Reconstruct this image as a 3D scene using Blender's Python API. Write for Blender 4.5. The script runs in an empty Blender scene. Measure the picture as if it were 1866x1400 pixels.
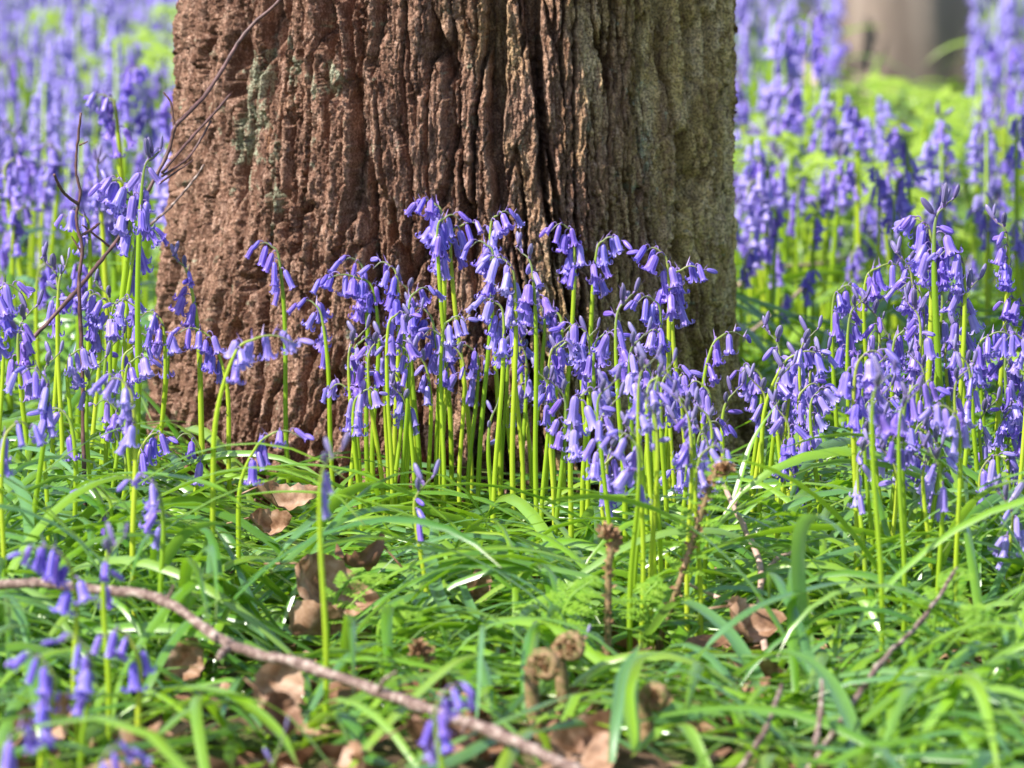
import bpy, math, random
import numpy as np
from mathutils import Vector, Matrix

S = bpy.context.scene
COL = S.collection
R = math.radians
random.seed(7); RNG = np.random.default_rng(7)

# ------------------------------------------------------------------ camera
CAM_H = 0.52; PITCH = 0.1216; LENS = 193.0
K = 36.0 / (1866 * LENS)
cam_d = bpy.data.cameras.new('camera'); cam = bpy.data.objects.new('camera', cam_d); COL.objects.link(cam)
cam.location = (0, 0, CAM_H); cam.rotation_euler = (math.pi/2 - PITCH, 0, 0)
cam_d.lens = LENS; cam_d.sensor_width = 36; cam_d.clip_start = 0.05; cam_d.clip_end = 400
cam_d.dof.use_dof = True; cam_d.dof.focus_distance = 3.32; cam_d.dof.aperture_fstop = 13.0
S.camera = cam

# ------------------------------------------------------------------ light
SUN_AZ, SUN_EL = 57, 45           # degrees left of straight behind the camera, and height
w = bpy.data.worlds.new('World'); S.world = w; w.use_nodes = True
nt = w.node_tree; bg = nt.nodes['Background']
sky = nt.nodes.new('ShaderNodeTexSky'); sky.sky_type = 'NISHITA'; sky.sun_disc = False
sky.sun_elevation = R(SUN_EL); sky.sun_rotation = R(180 + SUN_AZ)
nt.links.new(sky.outputs[0], bg.inputs[0]); bg.inputs[1].default_value = 0.13
sl = bpy.data.lights.new('sun', 'SUN'); sl.energy = 5.0; sl.angle = R(0.5); sl.color = (1.0, 0.95, 0.87)
sun = bpy.data.objects.new('sun', sl); COL.objects.link(sun)
to_sun = Vector((-math.sin(R(SUN_AZ))*math.cos(R(SUN_EL)), -math.cos(R(SUN_AZ))*math.cos(R(SUN_EL)), math.sin(R(SUN_EL))))
sun.rotation_euler = to_sun.to_track_quat('Z', 'Y').to_euler(); sun.location = (-3, -3, 5)
S.view_settings.view_transform = 'Standard'; S.view_settings.look = 'None'
S.view_settings.exposure = 0.95; S.view_settings.gamma = 1

# ------------------------------------------------------------------ helpers
def P(u, v, d):
    """world point seen at photo pixel (u, v) at distance d along +Y"""
    a = (u - 933) * K; b = (700 - v) * K
    cy = math.cos(PITCH) + b*math.sin(PITCH); cz = -math.sin(PITCH) + b*math.cos(PITCH)
    t = d / cy
    return Vector((a*t, d, CAM_H + cz*t))
def dist_of(v):
    """distance at which the ground is seen at photo row v"""
    b = (700 - v) * K
    cy = math.cos(PITCH) + b*math.sin(PITCH); cz = -math.sin(PITCH) + b*math.cos(PITCH)
    return CAM_H * cy / -cz
def gz(x, y):
    return 0.006*math.sin(x*9+1.3)*math.cos(y*7) + 0.004*math.sin(x*23+y*17)
def tag(o, label=None, cat=None, group=None, kind=None):
    if kind == "stuff": o.color = (.55, .10, 0, 1)
    if label: o['label'] = label
    if cat: o['category'] = cat
    if group: o['group'] = group
    if kind: o['kind'] = kind
    return o
def empty(name, loc=(0,0,0)):
    o = bpy.data.objects.new(name, None); COL.objects.link(o); o.location = loc
    o.empty_display_size = 0.01
    return o
def link(name, me, parent=None):
    o = bpy.data.objects.new(name, me); COL.objects.link(o)
    if parent is not None: o.parent = parent
    return o
def mesh_np(name, V, F, mats, mi=None, smooth=True, col=None, uv=None):
    """V (n,3), F (m,4) numpy quads"""
    me = bpy.data.meshes.new(name)
    V = np.asarray(V, np.float32); F = np.asarray(F, np.int32)
    me.vertices.add(len(V)); me.vertices.foreach_set('co', V.ravel())
    k = F.shape[1]
    me.loops.add(F.size); me.loops.foreach_set('vertex_index', F.ravel())
    me.polygons.add(len(F)); me.polygons.foreach_set('loop_start', np.arange(len(F), dtype=np.int32)*k)
    me.polygons.foreach_set('loop_total', np.full(len(F), k, np.int32))
    if mi is not None: me.polygons.foreach_set('material_index', np.asarray(mi, np.int32))
    me.update(calc_edges=True)
    if smooth: me.polygons.foreach_set('use_smooth', np.ones(len(F), bool))
    if col is not None:
        a = me.attributes.new('tone', 'FLOAT_COLOR', 'POINT')
        c = np.ones((len(V), 4), np.float32); c[:, :col.shape[1]] = col
        a.data.foreach_set('color', c.ravel())
    for m in (mats if isinstance(mats, (list, tuple)) else [mats]): me.materials.append(m)
    me.validate()
    return me
class MB:
    """collects quads"""
    def __init__(s): s.V = []; s.F = []; s.M = []; s.C = []; s.n = 0
    def grid(s, pts, mat=0, closed=False, col=None):
        """pts (rows, cols, 3)"""
        pts = np.asarray(pts, np.float32); r, c = pts.shape[:2]
        s.V.append(pts.reshape(-1, 3))
        i = np.arange(r-1)[:, None]; j = np.arange(c if closed else c-1)[None, :]
        jn = (j+1) % c
        f = np.stack([i*c+j, i*c+jn, (i+1)*c+jn, (i+1)*c+j], -1).reshape(-1, 4) + s.n
        s.F.append(f); s.M.append(np.full(len(f), mat))
        if col is None: col = np.zeros((r, c, 3), np.float32)
        col = np.broadcast_to(np.asarray(col, np.float32), (r, c, 3))
        s.C.append(col.reshape(-1, 3)); s.n += r*c
    def tube(s, pts, rad, mat=0, n=7, col=None):
        pts = [Vector(p) for p in pts]
        if not hasattr(rad, '__len__'): rad = [rad]*len(pts)
        rows = []; prev = None
        for i, p in enumerate(pts):
            t = (pts[min(i+1, len(pts)-1)] - pts[max(i-1, 0)]).normalized()
            a = prev if prev is not None else (Vector((1, 0, 0)) if abs(t.x) < .9 else Vector((0, 1, 0)))
            a = (a - t*a.dot(t)).normalized(); b = t.cross(a); prev = a
            rows.append([p + (a*math.cos(q)+b*math.sin(q))*rad[i] for q in [2*math.pi*k/n for k in range(n)]])
        rows = [[pts[0]]*n] + rows + [[pts[-1]]*n]
        s.grid(np.array([[tuple(v) for v in r] for r in rows]), mat, True, col)
    def mesh(s, name, mats, smooth=True):
        return mesh_np(name, np.concatenate(s.V), np.concatenate(s.F), mats, np.concatenate(s.M), smooth, np.concatenate(s.C))
def catmull(pts, n):
    pts = [Vector(p) for p in pts]
    P0 = [pts[0]*2-pts[1]] + pts + [pts[-1]*2-pts[-2]]
    out = []
    for i in range(len(pts)-1):
        a, b, c, d = P0[i:i+4]
        for k in range(n):
            t = k/n
            out.append(0.5*((2*b)+(c-a)*t+(2*a-5*b+4*c-d)*t*t+(3*b-3*c+d-a)*t**3))
    out.append(pts[-1]); return out

# numpy noise -------------------------------------------------------
def _h(ix, iy, seed):
    n = (ix.astype(np.int64)*374761393 + iy.astype(np.int64)*668265263 + seed*1442695041) & 0xffffffff
    n = ((n ^ (n >> 13)) * 1274126177) & 0xffffffff
    n = ((n ^ (n >> 16)) * 2246822519) & 0xffffffff
    return (n ^ (n >> 15)) & 0xffffffff
def hf(ix, iy, seed): return _h(ix, iy, seed) / 4294967296.0
def gn(x, y, seed=0):
    ix = np.floor(x); iy = np.floor(y); fx = x-ix; fy = y-iy
    u = fx*fx*fx*(fx*(fx*6-15)+10); v = fy*fy*fy*(fy*(fy*6-15)+10)
    def g(a, b):
        t = hf(ix+a, iy+b, seed)*2*np.pi
        return np.cos(t)*(fx-a)+np.sin(t)*(fy-b)
    return (g(0,0)*(1-u)+g(1,0)*u)*(1-v)+(g(0,1)*(1-u)+g(1,1)*u)*v
def fbm(x, y, o=4, seed=0, gain=.5):
    s = 0; a = 1
    for k in range(o): s = s + a*gn(x*2**k, y*2**k, seed+k*17); a *= gain
    return s
def vor(x, y, seed=0):
    ix = np.floor(x); iy = np.floor(y)
    f1 = np.full(x.shape, 9.); f2 = f1.copy(); cid = np.zeros(x.shape)
    for a in (-1, 0, 1):
        for b in (-1, 0, 1):
            px = ix+a+hf(ix+a, iy+b, seed); py = iy+b+hf(ix+a, iy+b, seed+5)
            d = np.hypot(px-x, py-y); m = d < f1
            f2 = np.where(m, f1, np.minimum(f2, d)); cid = np.where(m, hf(ix+a, iy+b, seed+9), cid)
            f1 = np.where(m, d, f1)
    return f1, f2, cid
def sstep(x, a, b):
    t = np.clip((x-a)/(b-a), 0, 1); return t*t*(3-2*t)

# ------------------------------------------------------------------ materials
class NT:
    def __init__(s, name):
        s.m = bpy.data.materials.new(name); s.m.use_nodes = True; s.t = s.m.node_tree
        s.b = s.t.nodes['Principled BSDF']; s.out = s.t.nodes['Material Output']
    def n(s, typ, **kw):
        nd = s.t.nodes.new(typ)
        for k, v in kw.items(): setattr(nd, k, v)
        return nd
    def l(s, a, b): s.t.links.new(a, b)
    def noise(s, scale, detail=4, vec=None, rough=.5):
        nd = s.n('ShaderNodeTexNoise'); nd.inputs['Scale'].default_value = scale
        nd.inputs['Detail'].default_value = detail; nd.inputs['Roughness'].default_value = rough
        if vec is not None: s.l(vec, nd.inputs['Vector'])
        return nd
    def ramp(s, fac, stops):
        r = s.n('ShaderNodeValToRGB'); e = r.color_ramp.elements
        while len(e) < len(stops): e.new(.5)
        for i, (p, c) in enumerate(stops): e[i].position = p; e[i].color = tuple(c)+(1,) if len(c) == 3 else c
        s.l(fac, r.inputs[0]); return r
    def mix(s, fac, a, b, mode='MIX'):
        m = s.n('ShaderNodeMix', data_type='RGBA', blend_type=mode)
        if isinstance(fac, (int, float)): m.inputs[0].default_value = fac
        else: s.l(fac, m.inputs[0])
        for v, i in ((a, 6), (b, 7)):
            if isinstance(v, tuple): m.inputs[i].default_value = v+(1,) if len(v) == 3 else v
            else: s.l(v, m.inputs[i])
        return m.outputs[2]
    def math(s, op, a, b=0.0):
        m = s.n('ShaderNodeMath', operation=op)
        for v, i in ((a, 0), (b, 1)):
            if isinstance(v, (int, float)): m.inputs[i].default_value = v
            else: s.l(v, m.inputs[i])
        return m.outputs[0]
    def bump(s, h, strength, dist):
        b = s.n('ShaderNodeBump'); b.inputs['Strength'].default_value = strength; b.inputs['Distance'].default_value = dist
        s.l(h, b.inputs['Height']); s.l(b.outputs[0], s.b.inputs['Normal']); return b.outputs[0]
    def translucent(s, color, fac, normal=None):
        t = s.n('ShaderNodeBsdfTranslucent'); mx = s.n('ShaderNodeMixShader')
        if isinstance(color, tuple): t.inputs[0].default_value = color+(1,)
        else: s.l(color, t.inputs[0])
        if normal is not None: s.l(normal, t.inputs['Normal'])
        mx.inputs[0].default_value = fac
        s.l(s.b.outputs[0], mx.inputs[1]); s.l(t.outputs[0], mx.inputs[2]); s.l(mx.outputs[0], s.out.inputs[0])
    def set(s, rough=.5, spec=.5, color=None):
        s.b.inputs['Roughness'].default_value = rough; s.b.inputs['Specular IOR Level'].default_value = spec
        if color is not None:
            if isinstance(color, tuple): s.b.inputs['Base Color'].default_value = color+(1,)
            else: s.l(color, s.b.inputs['Base Color'])

def attr_sep(N):
    a = N.n('ShaderNodeAttribute', attribute_name='tone'); sp = N.n('ShaderNodeSeparateColor')
    N.l(a.outputs['Color'], sp.inputs[0]); return sp.outputs   # R, G, B

def petal_mat():
    # tone.r = across the tepal 0 edge..1 midrib, tone.g = along it, object colour.r = paleness, .g = purpleness
    N = NT('petal'); r, g, b = attr_sep(N)[:3]
    oi = N.n('ShaderNodeObjectInfo'); sp = N.n('ShaderNodeSeparateColor'); N.l(oi.outputs['Color'], sp.inputs[0])
    tc = N.n('ShaderNodeTexCoord'); nz = N.noise(260, 3, tc.outputs['Object'])
    edge = (0.43, 0.32, 0.88); rib = (0.085, 0.045, 0.52)
    f = N.math('POWER', r, 1.6)
    f = N.math('ADD', f, N.math('MULTIPLY', N.math('SUBTRACT', nz.outputs[0], .5), .5))
    cl = N.n('ShaderNodeClamp'); N.l(f, cl.inputs[0])
    c = N.mix(cl.outputs[0], edge, rib)
    rnd = N.ramp(oi.outputs['Random'], [(0, (0.36, 0.22, 0.72)), (.25, (0.19, 0.085, 0.55)), (.6, (0.14, 0.09, 0.62)), (1, (0.10, 0.09, 0.68))])
    c = N.mix(.38, c, rnd.outputs[0])
    c = N.mix(N.math('MULTIPLY', sp.outputs[1], .6), c, (0.24, 0.10, 0.50))
    c = N.mix(N.math('MULTIPLY', sp.outputs[0], .8), c, (0.60, 0.56, 0.88))
    # pale lilac foot of the tube, as on the real flower
    c = N.mix(N.ramp(g, [(0, (.5,)*3), (.16, (0,)*3)]).outputs[0], c, (0.42, 0.30, 0.62))
    N.set(.38, .45, c); N.translucent(c, .33); return N.m
def bud_mat():
    N = NT('bud_skin'); r, g, b = attr_sep(N)[:3]
    oi = N.n('ShaderNodeObjectInfo'); sp = N.n('ShaderNodeSeparateColor'); N.l(oi.outputs['Color'], sp.inputs[0])
    c = N.ramp(g, [(0, (0.20, 0.13, 0.36)), (.5, (0.15, 0.12, 0.46)), (1, (0.19, 0.19, 0.22))]).outputs[0]
    c = N.mix(N.math('MULTIPLY', r, .35), c, (0.36, 0.30, 0.60))
    c = N.mix(sp.outputs[2], c, (0.30, 0.32, 0.15))
    c = N.mix(N.math('MULTIPLY', sp.outputs[1], .6), c, (0.10, 0.065, 0.17))
    c = N.mix(N.math('MULTIPLY', sp.outputs[0], .7), c, (0.52, 0.47, 0.74))
    N.set(.4, .4, c); N.translucent(c, .15); return N.m
def stem_mat():
    N = NT('stem_green'); r, g, b = attr_sep(N)[:3]
    oi = N.n('ShaderNodeObjectInfo')
    tc = N.n('ShaderNodeTexCoord'); nz = N.noise(45, 3, tc.outputs['Object'])
    c = N.ramp(oi.outputs['Random'], [(0, (0.20, 0.36, 0.02)), (.5, (0.36, 0.52, 0.025)), (1, (0.54, 0.62, 0.05))]).outputs[0]
    c = N.mix(N.math('MULTIPLY', nz.outputs[0], .3), c, (0.26, 0.38, 0.02))
    c = N.mix(r, c, (0.17, 0.13, 0.20))        # tone.r: towards the head, darker and purplish
    N.set(.4, .45, c); N.translucent((0.60, 0.76, 0.03), .33); return N.m
def pedicel_mat():
    N = NT('pedicel'); N.set(.45, .4, (0.20, 0.13, 0.34)); return N.m
def leaf_mat_(name='leaf_green', far=0.0):
    N = NT(name); r, g, b = attr_sep(N)[:3]           # r random, g along, b across
    geo = N.n('ShaderNodeNewGeometry'); nz = N.noise(60, 3, geo.outputs['Position'])
    c = N.ramp(r, [(0, (0.05, 0.16, 0.02)), (.3, (0.16, 0.33, 0.02)), (.55, (0.28, 0.46, 0.025)), (.75, (0.11, 0.25, 0.09)), (.88, (0.15, 0.30, 0.13)), (1, (0.32, 0.45, 0.03))]).outputs[0]
    c = N.mix(N.math('MULTIPLY', nz.outputs[0], .45), c, (0.10, 0.28, 0.02))
    c = N.mix(N.ramp(g, [(.90, (0,)*3), (1, (.7,)*3)]).outputs[0], c, (0.30, 0.32, 0.08))
    if far: c = N.mix(far, c, (0.42, 0.56, 0.03))  # sunlight mixed into the colour: background blades turn brighter lime
    # fine parallel veins along the blade
    wv = N.math('SINE', N.math('MULTIPLY', b, 60.0))
    N.bump(wv, .12, .0004)
    N.set(.30, .9, c); N.b.inputs['Coat Weight'].default_value = .8; N.b.inputs['Coat Roughness'].default_value = .27; N.b.inputs['Coat IOR'].default_value = 1.6
    tcol = N.mix(.5, c, (0.40, 0.72, 0.01))
    N.translucent(tcol, .34); return N.m
def bark_mat():
    N = NT('bark'); r, g, b = attr_sep(N)[:3]     # r algae plus painted light on the right, g lichen patch, b plate random
    tc = N.n('ShaderNodeTexCoord'); mp = N.n('ShaderNodeMapping'); N.l(tc.outputs['Object'], mp.inputs[0])
    mp.inputs['Scale'].default_value = (1, 1, .35)
    n1 = N.noise(38, 6, mp.outputs[0], .65); n2 = N.noise(190, 6, mp.outputs[0], .7); n3 = N.noise(700, 4, tc.outputs['Object'], .6)
    c = N.ramp(n1.outputs[0], [(.30, (0.075, 0.036, 0.022)), (.45, (0.165, 0.086, 0.055)), (.58, (0.255, 0.155, 0.112)), (.75, (0.38, 0.28, 0.23))]).outputs[0]
    c2 = N.ramp(n2.outputs[0], [(.38, (0.050, 0.023, 0.015)), (.5, (0.20, 0.105, 0.072)), (.62, (0.66, 0.47, 0.39))]).outputs[0]
    c = N.mix(.55, c, c2)
    c = N.mix(N.ramp(b, [(.35, (0,)*3), (.9, (.6,)*3)]).outputs[0], c, (0.37, 0.235, 0.17))
    c = N.mix(N.ramp(b, [(.1, (.6,)*3), (.5, (0,)*3)]).outputs[0], c, (0.105, 0.058, 0.042))
    n4 = N.noise(26, 5, mp.outputs[0], .7)
    c = N.mix(N.ramp(n4.outputs[0], [(.62, (0,)*3), (.72, (.6,)*3)]).outputs[0], c, (0.42, 0.22, 0.10))
    # olive algae on the right flank, its colour lightened in place of sunlight
    mo = N.math('MULTIPLY', r, N.ramp(n2.outputs[0], [(.32, (.2,)*3), (.5, (1,)*3)]).outputs[0])
    c = N.mix(mo, c, N.ramp(n1.outputs[0], [(.36, (0.22, 0.17, 0.05)), (.50, (0.62, 0.50, 0.19)), (.62, (0.82, 0.70, 0.40))]).outputs[0])
    li = N.math('MULTIPLY', g, N.ramp(n2.outputs[0], [(.42, (0,)*3), (.52, (1,)*3)]).outputs[0])
    c = N.mix(li, c, (0.29, 0.37, 0.27))
    c = N.mix(N.ramp(n3.outputs[0], [(.42, (.75,)*3), (.56, (0,)*3)]).outputs[0], c, (0.075, 0.038, 0.027))
    c = N.mix(N.ramp(n3.outputs[0], [(.58, (0,)*3), (.70, (.6,)*3)]).outputs[0], c, (0.55, 0.40, 0.33))
    hh = N.math('ADD', n3.outputs[0], N.math('MULTIPLY', n2.outputs[0], 1.5))
    c = N.mix(1.0, c, (1.42, 1.33, 1.24), 'MULTIPLY')
    N.bump(hh, 1.0, .0026)
    N.set(.82, .25, c); return N.m
def simple(name, stops, scale, rough=.7, spec=.3, bump=.0, bd=.001, trans=0, stretch=None, objrand=False):
    N = NT(name); tc = N.n('ShaderNodeTexCoord'); vec = tc.outputs['Object']
    if stretch: mp = N.n('ShaderNodeMapping'); mp.inputs['Scale'].default_value = stretch; N.l(vec, mp.inputs[0]); vec = mp.outputs[0]
    nz = N.noise(scale, 6, vec, .6); c = N.ramp(nz.outputs[0], stops).outputs[0]
    if bump: N.bump(nz.outputs[0], bump, bd)
    N.set(rough, spec, c)
    if trans: N.translucent(c, trans)
    return N.m
M_PET = petal_mat(); M_BUD = bud_mat(); M_STEM = stem_mat(); M_PED = pedicel_mat(); M_LEAF = leaf_mat_(); M_LEAFY = leaf_mat_('sun_tinted_leaf_green', .22); M_BARK = bark_mat()
M_TWIG = simple('twig_bark', [(.32, (0.06, 0.034, 0.028)), (.5, (0.18, 0.115, 0.095)), (.68, (0.44, 0.36, 0.31))], 210, .65, .35, 1, .0012)
M_TWIGP = simple('pale_twig_bark', [(.3, (0.30, 0.19, 0.15)), (.6, (0.48, 0.33, 0.27)), (.8, (0.58, 0.45, 0.38))], 200, .6, .4, .4, .0005)
M_TWIGD = simple('dark_twig_bark', [(.3, (0.05, 0.025, 0.022)), (.6, (0.13, 0.065, 0.06)), (.8, (0.22, 0.13, 0.12))], 200, .5, .4, .4, .0005)
M_DEAD = simple('dead_leaf', [(.3, (0.12, 0.055, 0.028)), (.45, (0.30, 0.165, 0.095)), (.6, (0.45, 0.28, 0.185)), (.78, (0.62, 0.46, 0.35))], 110, .55, .4, .5, .0012, .25)
M_DEADD = simple('dark_dead_leaf', [(.25, (0.08, 0.035, 0.02)), (.5, (0.20, 0.10, 0.055)), (.75, (0.42, 0.25, 0.16))], 60, .6, .4, .5, .0012, .12)
M_FERN = simple('fern_green', [(.3, (0.13, 0.30, 0.03)), (.6, (0.27, 0.46, 0.05)), (.8, (0.42, 0.58, 0.12))], 120, .45, .4, 0, 0, .4)
M_FERNB = simple('bright_fern_green', [(.3, (0.24, 0.40, 0.03)), (.7, (0.44, 0.60, 0.09))], 60, .45, .4, 0, 0, .4)
M_FIDDLE = simple('fiddlehead_skin', [(.38, (0.10, 0.11, 0.03)), (.5, (0.20, 0.135, 0.06)), (.68, (0.36, 0.22, 0.13))], 300, .7, .3, .5, .001)
M_SCALE = simple('fern_scale', [(.3, (0.22, 0.11, 0.05)), (.7, (0.44, 0.26, 0.14))], 300, .6, .3, 0, 0, .3)
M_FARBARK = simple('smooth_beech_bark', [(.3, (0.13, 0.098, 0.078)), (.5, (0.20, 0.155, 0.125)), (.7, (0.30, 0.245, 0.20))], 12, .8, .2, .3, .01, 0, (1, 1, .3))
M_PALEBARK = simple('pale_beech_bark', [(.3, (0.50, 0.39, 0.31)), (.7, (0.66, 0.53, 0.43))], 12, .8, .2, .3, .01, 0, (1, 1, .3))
def ground_mat():
    N = NT('soil'); geo = N.n('ShaderNodeNewGeometry')
    n1 = N.noise(70, 8, geo.outputs['Position'], .65); n2 = N.noise(5, 4, geo.outputs['Position'])
    c = N.ramp(n1.outputs[0], [(.3, (0.035, 0.022, 0.014)), (.5, (0.11, 0.065, 0.04)), (.65, (0.24, 0.15, 0.10)), (.8, (0.40, 0.28, 0.20))]).outputs[0]
    c = N.mix(N.ramp(n2.outputs[0], [(.45, (0,)*3), (.6, (.7,)*3)]).outputs[0], c, (0.10, 0.17, 0.03))
    N.bump(n1.outputs[0], 1, .01); N.set(.9, .2, c); return N.m
M_SOIL = ground_mat()

# ------------------------------------------------------------------ ground
xs = np.concatenate([-np.geomspace(60, 1.2, 26), np.linspace(-1.15, 1.15, 150), np.geomspace(1.2, 60, 26)])
ys = np.concatenate([-np.geomspace(20, 1.5, 14), np.linspace(-1, 2.3, 20), np.linspace(2.32, 5, 160), np.geomspace(5.05, 120, 60)])
X, Y = np.meshgrid(xs, ys)
Z = 0.006*np.sin(X*9+1.3)*np.cos(Y*7) + 0.004*np.sin(X*23+Y*17)
nearm = np.exp(-np.maximum(0, np.abs(Y-3.6)-1.5))
Z = Z + 0.008*fbm(X*25, Y*25, 3, 3)*nearm
mb = MB(); mb.grid(np.stack([X, Y, Z], -1))
tag(link('ground', mb.mesh('ground', M_SOIL)), kind='structure')

# ------------------------------------------------------------------ the big trunk
TC = P(826, 700, 3.70); TX, TY = TC.x, 3.70
def trunk_radius(phi, z):
    """phi = 0 faces the camera, + to the right"""
    r = 0.1800 + 0.0*z
    r = r + 0.022*np.exp(-np.maximum(z, -.05)/0.10)*(0.75 + .45*np.sin(phi*3+2.2) + .25*np.sin(phi*5+.5))
    r = r + 0.019*np.exp(-((phi+1.45)/.6)**2)*np.exp(-((z-.03)/.12)**2) + .010*np.exp(-((phi-1.5)/.4)**2)*np.exp(-(z/.05)**2)
    r = r + 0.004*np.sin(phi*4+z*5) + 0.003*np.sin(phi*7-z*9+1)
    return r
def build_trunk():
    ph = np.concatenate([np.linspace(-math.pi, -1.85, 60)[:-1], np.linspace(-1.85, 1.85, 1080), np.linspace(1.85, math.pi, 60)[1:]])
    zz = np.concatenate([np.linspace(-.06, .36, 760)[:-1], np.geomspace(.36, 2.8, 160)])
    PH, ZZ = np.meshgrid(ph, zz)
    s = PH*0.19
    # domain warp: fissures lean outwards towards the flared foot
    sw = s*(1 - .22*np.exp(-np.maximum(ZZ, 0)/.15)) + 0.006*fbm(s*14, ZZ*6, 2, 11) + .0014*fbm(s*90, ZZ*40, 3, 12) + .0010*fbm(s*260, ZZ*170, 2, 15)
    zw = ZZ + 0.008*fbm(s*30, ZZ*14, 3, 13)
    wid_ = .05 + .05*fbm(s*16, ZZ*9, 2, 14)
    n1 = np.abs(fbm(sw*36, zw*3.3, 2, 31)); fis1 = 1-sstep(n1, np.maximum(wid_, .012)*.55, np.maximum(wid_, .015)*1.0+.03)
    n2 = np.abs(fbm(sw*66, zw*5.6, 2, 33)); fis2 = 1-sstep(n2, .022, .055)
    n5 = np.abs(fbm(sw*17+5, zw*3.0, 2, 39)); fis5 = 1-sstep(n5, .025, .055)
    n3 = np.abs(fbm(sw*95, zw*24, 2, 35)); fis3 = 1-sstep(n3, .0, .10)
    brk = sstep(fbm(s*16, ZZ*5, 2, 77), -.6, -.2)
    n4 = np.abs(fbm(sw*52, zw*3.6, 2, 37)); fis4 = (1-sstep(n4, .028, .052))*sstep(-PH, .2, .7)
    dep = 0.027*fis1*(.35+.65*brk) + 0.011*fis2*(1-.5*fis1) + .0026*fis3 + .016*fis5*(1-.5*fis1) + .024*fis4*(1-.6*fis1)
    h = -dep
    # loose flakes: long flat chips at stepped heights with sharp edges
    g1, g2, c2 = vor((sw+.0010*fbm(s*300, ZZ*120, 3, 6))/.0085, (zw+.004*fbm(s*250, ZZ*100, 3, 7)+.02*gn(s*60, ZZ*6, 3))/.060, 41)
    h = h + (c2-.5)*0.0036 - .0014*(1-sstep(g2-g1, 0, .12))
    k1, k2, c3 = vor((sw+.0008*fbm(s*300, ZZ*150, 3, 5))/.0036, (ZZ+.0030*fbm(s*300, ZZ*160, 3, 8))/.0155, 43)
    h = h + (c3-.5)*0.0020
    t = fbm(sw*75, zw*13, 4, 51, .6); h = h + 0.0014*np.floor(t*6)/6
    h = h + .0050*np.abs(fbm(sw*110, zw*17, 3, 52, .6)) + .0030*np.abs(fbm(sw*260, zw*36, 3, 53, .6))
    h = h + 0.0012*fbm(s*560, ZZ*120, 4, 61, .8)
    h = h + 0.0035*fbm(s*10, ZZ*3, 2, 71)
    cid = np.clip(.5*c2 + .5*c3, 0, 1)
    fade = sstep(np.pi-np.abs(PH), 0, .08)
    rr = trunk_radius(PH, ZZ) + h*fade
    # plates overhang their furrows: the deeper a point, the further it is tucked sideways under the plate
    tk = np.minimum(dep, .022)*fade*.30*(sstep(PH, -.7, .1) - .5*sstep(-PH, .45, .9))
    X = TX + rr*np.sin(PH) + tk*np.cos(PH); Y = TY - rr*np.cos(PH) + tk*np.sin(PH)
    moss_lit = sstep(PH + .75*fbm(s*22, ZZ*7, 4, 81, .6), -.05, 1.25)
    # lichen patches: near photo (430, 250), thin streak below, a spot at (600, 150)
    def blob(u, v, ru, rz):
        pz = CAM_H - 3.52*(PITCH + (v-700)*K); px = (u-826)*K*3.58; a = math.asin(max(-1, min(1, px/.19)))
        return np.exp(-(((PH-a)*.19)/ru)**2 - ((ZZ-pz)/rz)**2)
    li = blob(425, 245, .017, .034) + blob(445, 160, .007, .02) + blob(600, 150, .010, .012) + .7*blob(485, 360, .006, .04) + .5*blob(530, 140, .012, .02) + .5*blob(1210, 300, .012, .05)
    li = sstep(li + .75*fbm(s*110, ZZ*60, 4, 91, .7), .42, .60)
    mb = MB(); mb.grid(np.stack([X, Y, ZZ], -1), 0, False, np.stack([moss_lit*.85, li*.8, cid], -1))
    return mb.mesh('trunk', M_BARK)
tree = empty('large_tree', (0, 0, 0))
tag(tree, 'large tree trunk with deeply furrowed reddish brown bark filling the middle', 'tree')
link('trunk', build_trunk(), tree)
def in_trunk(x, y, pad=0.0): return math.hypot(x-TX, y-TY) < .198+pad

def far_tree(u, vbase, wpx, mat, label, lean=0):
    d = dist_of(vbase) + wpx*K*3
    c = P(u, vbase, d); r0 = wpx*K*d/2
    ph = np.linspace(0, 2*math.pi, 49)[:-1]; zz = np.concatenate([np.linspace(-.05, .8, 40), np.linspace(.9, 4, 14)])
    PH, ZZ = np.meshgrid(ph, zz)
    rr = r0*(1+.28*np.exp(-ZZ/.08)*(.6+.6*np.cos(PH*4+u)) + .05*np.sin(PH*3+ZZ*6) + .02*np.sin(PH*9+ZZ*3))
    mb = MB(); mb.grid(np.stack([rr*np.cos(PH)+lean*ZZ, rr*np.sin(PH), ZZ], -1), 0, True)
    t = empty('beech_tree', (c.x, d, 0)); tag(t, label, 'tree'); link('trunk', mb.mesh('far_trunk', mat), t)
    return c.x, d, r0
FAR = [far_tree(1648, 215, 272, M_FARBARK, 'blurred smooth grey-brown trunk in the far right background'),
       far_tree(1415, 95, 215, M_PALEBARK, 'pale sunlit out-of-focus trunk at top, between the big trunk and grey one', .02)]

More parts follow.
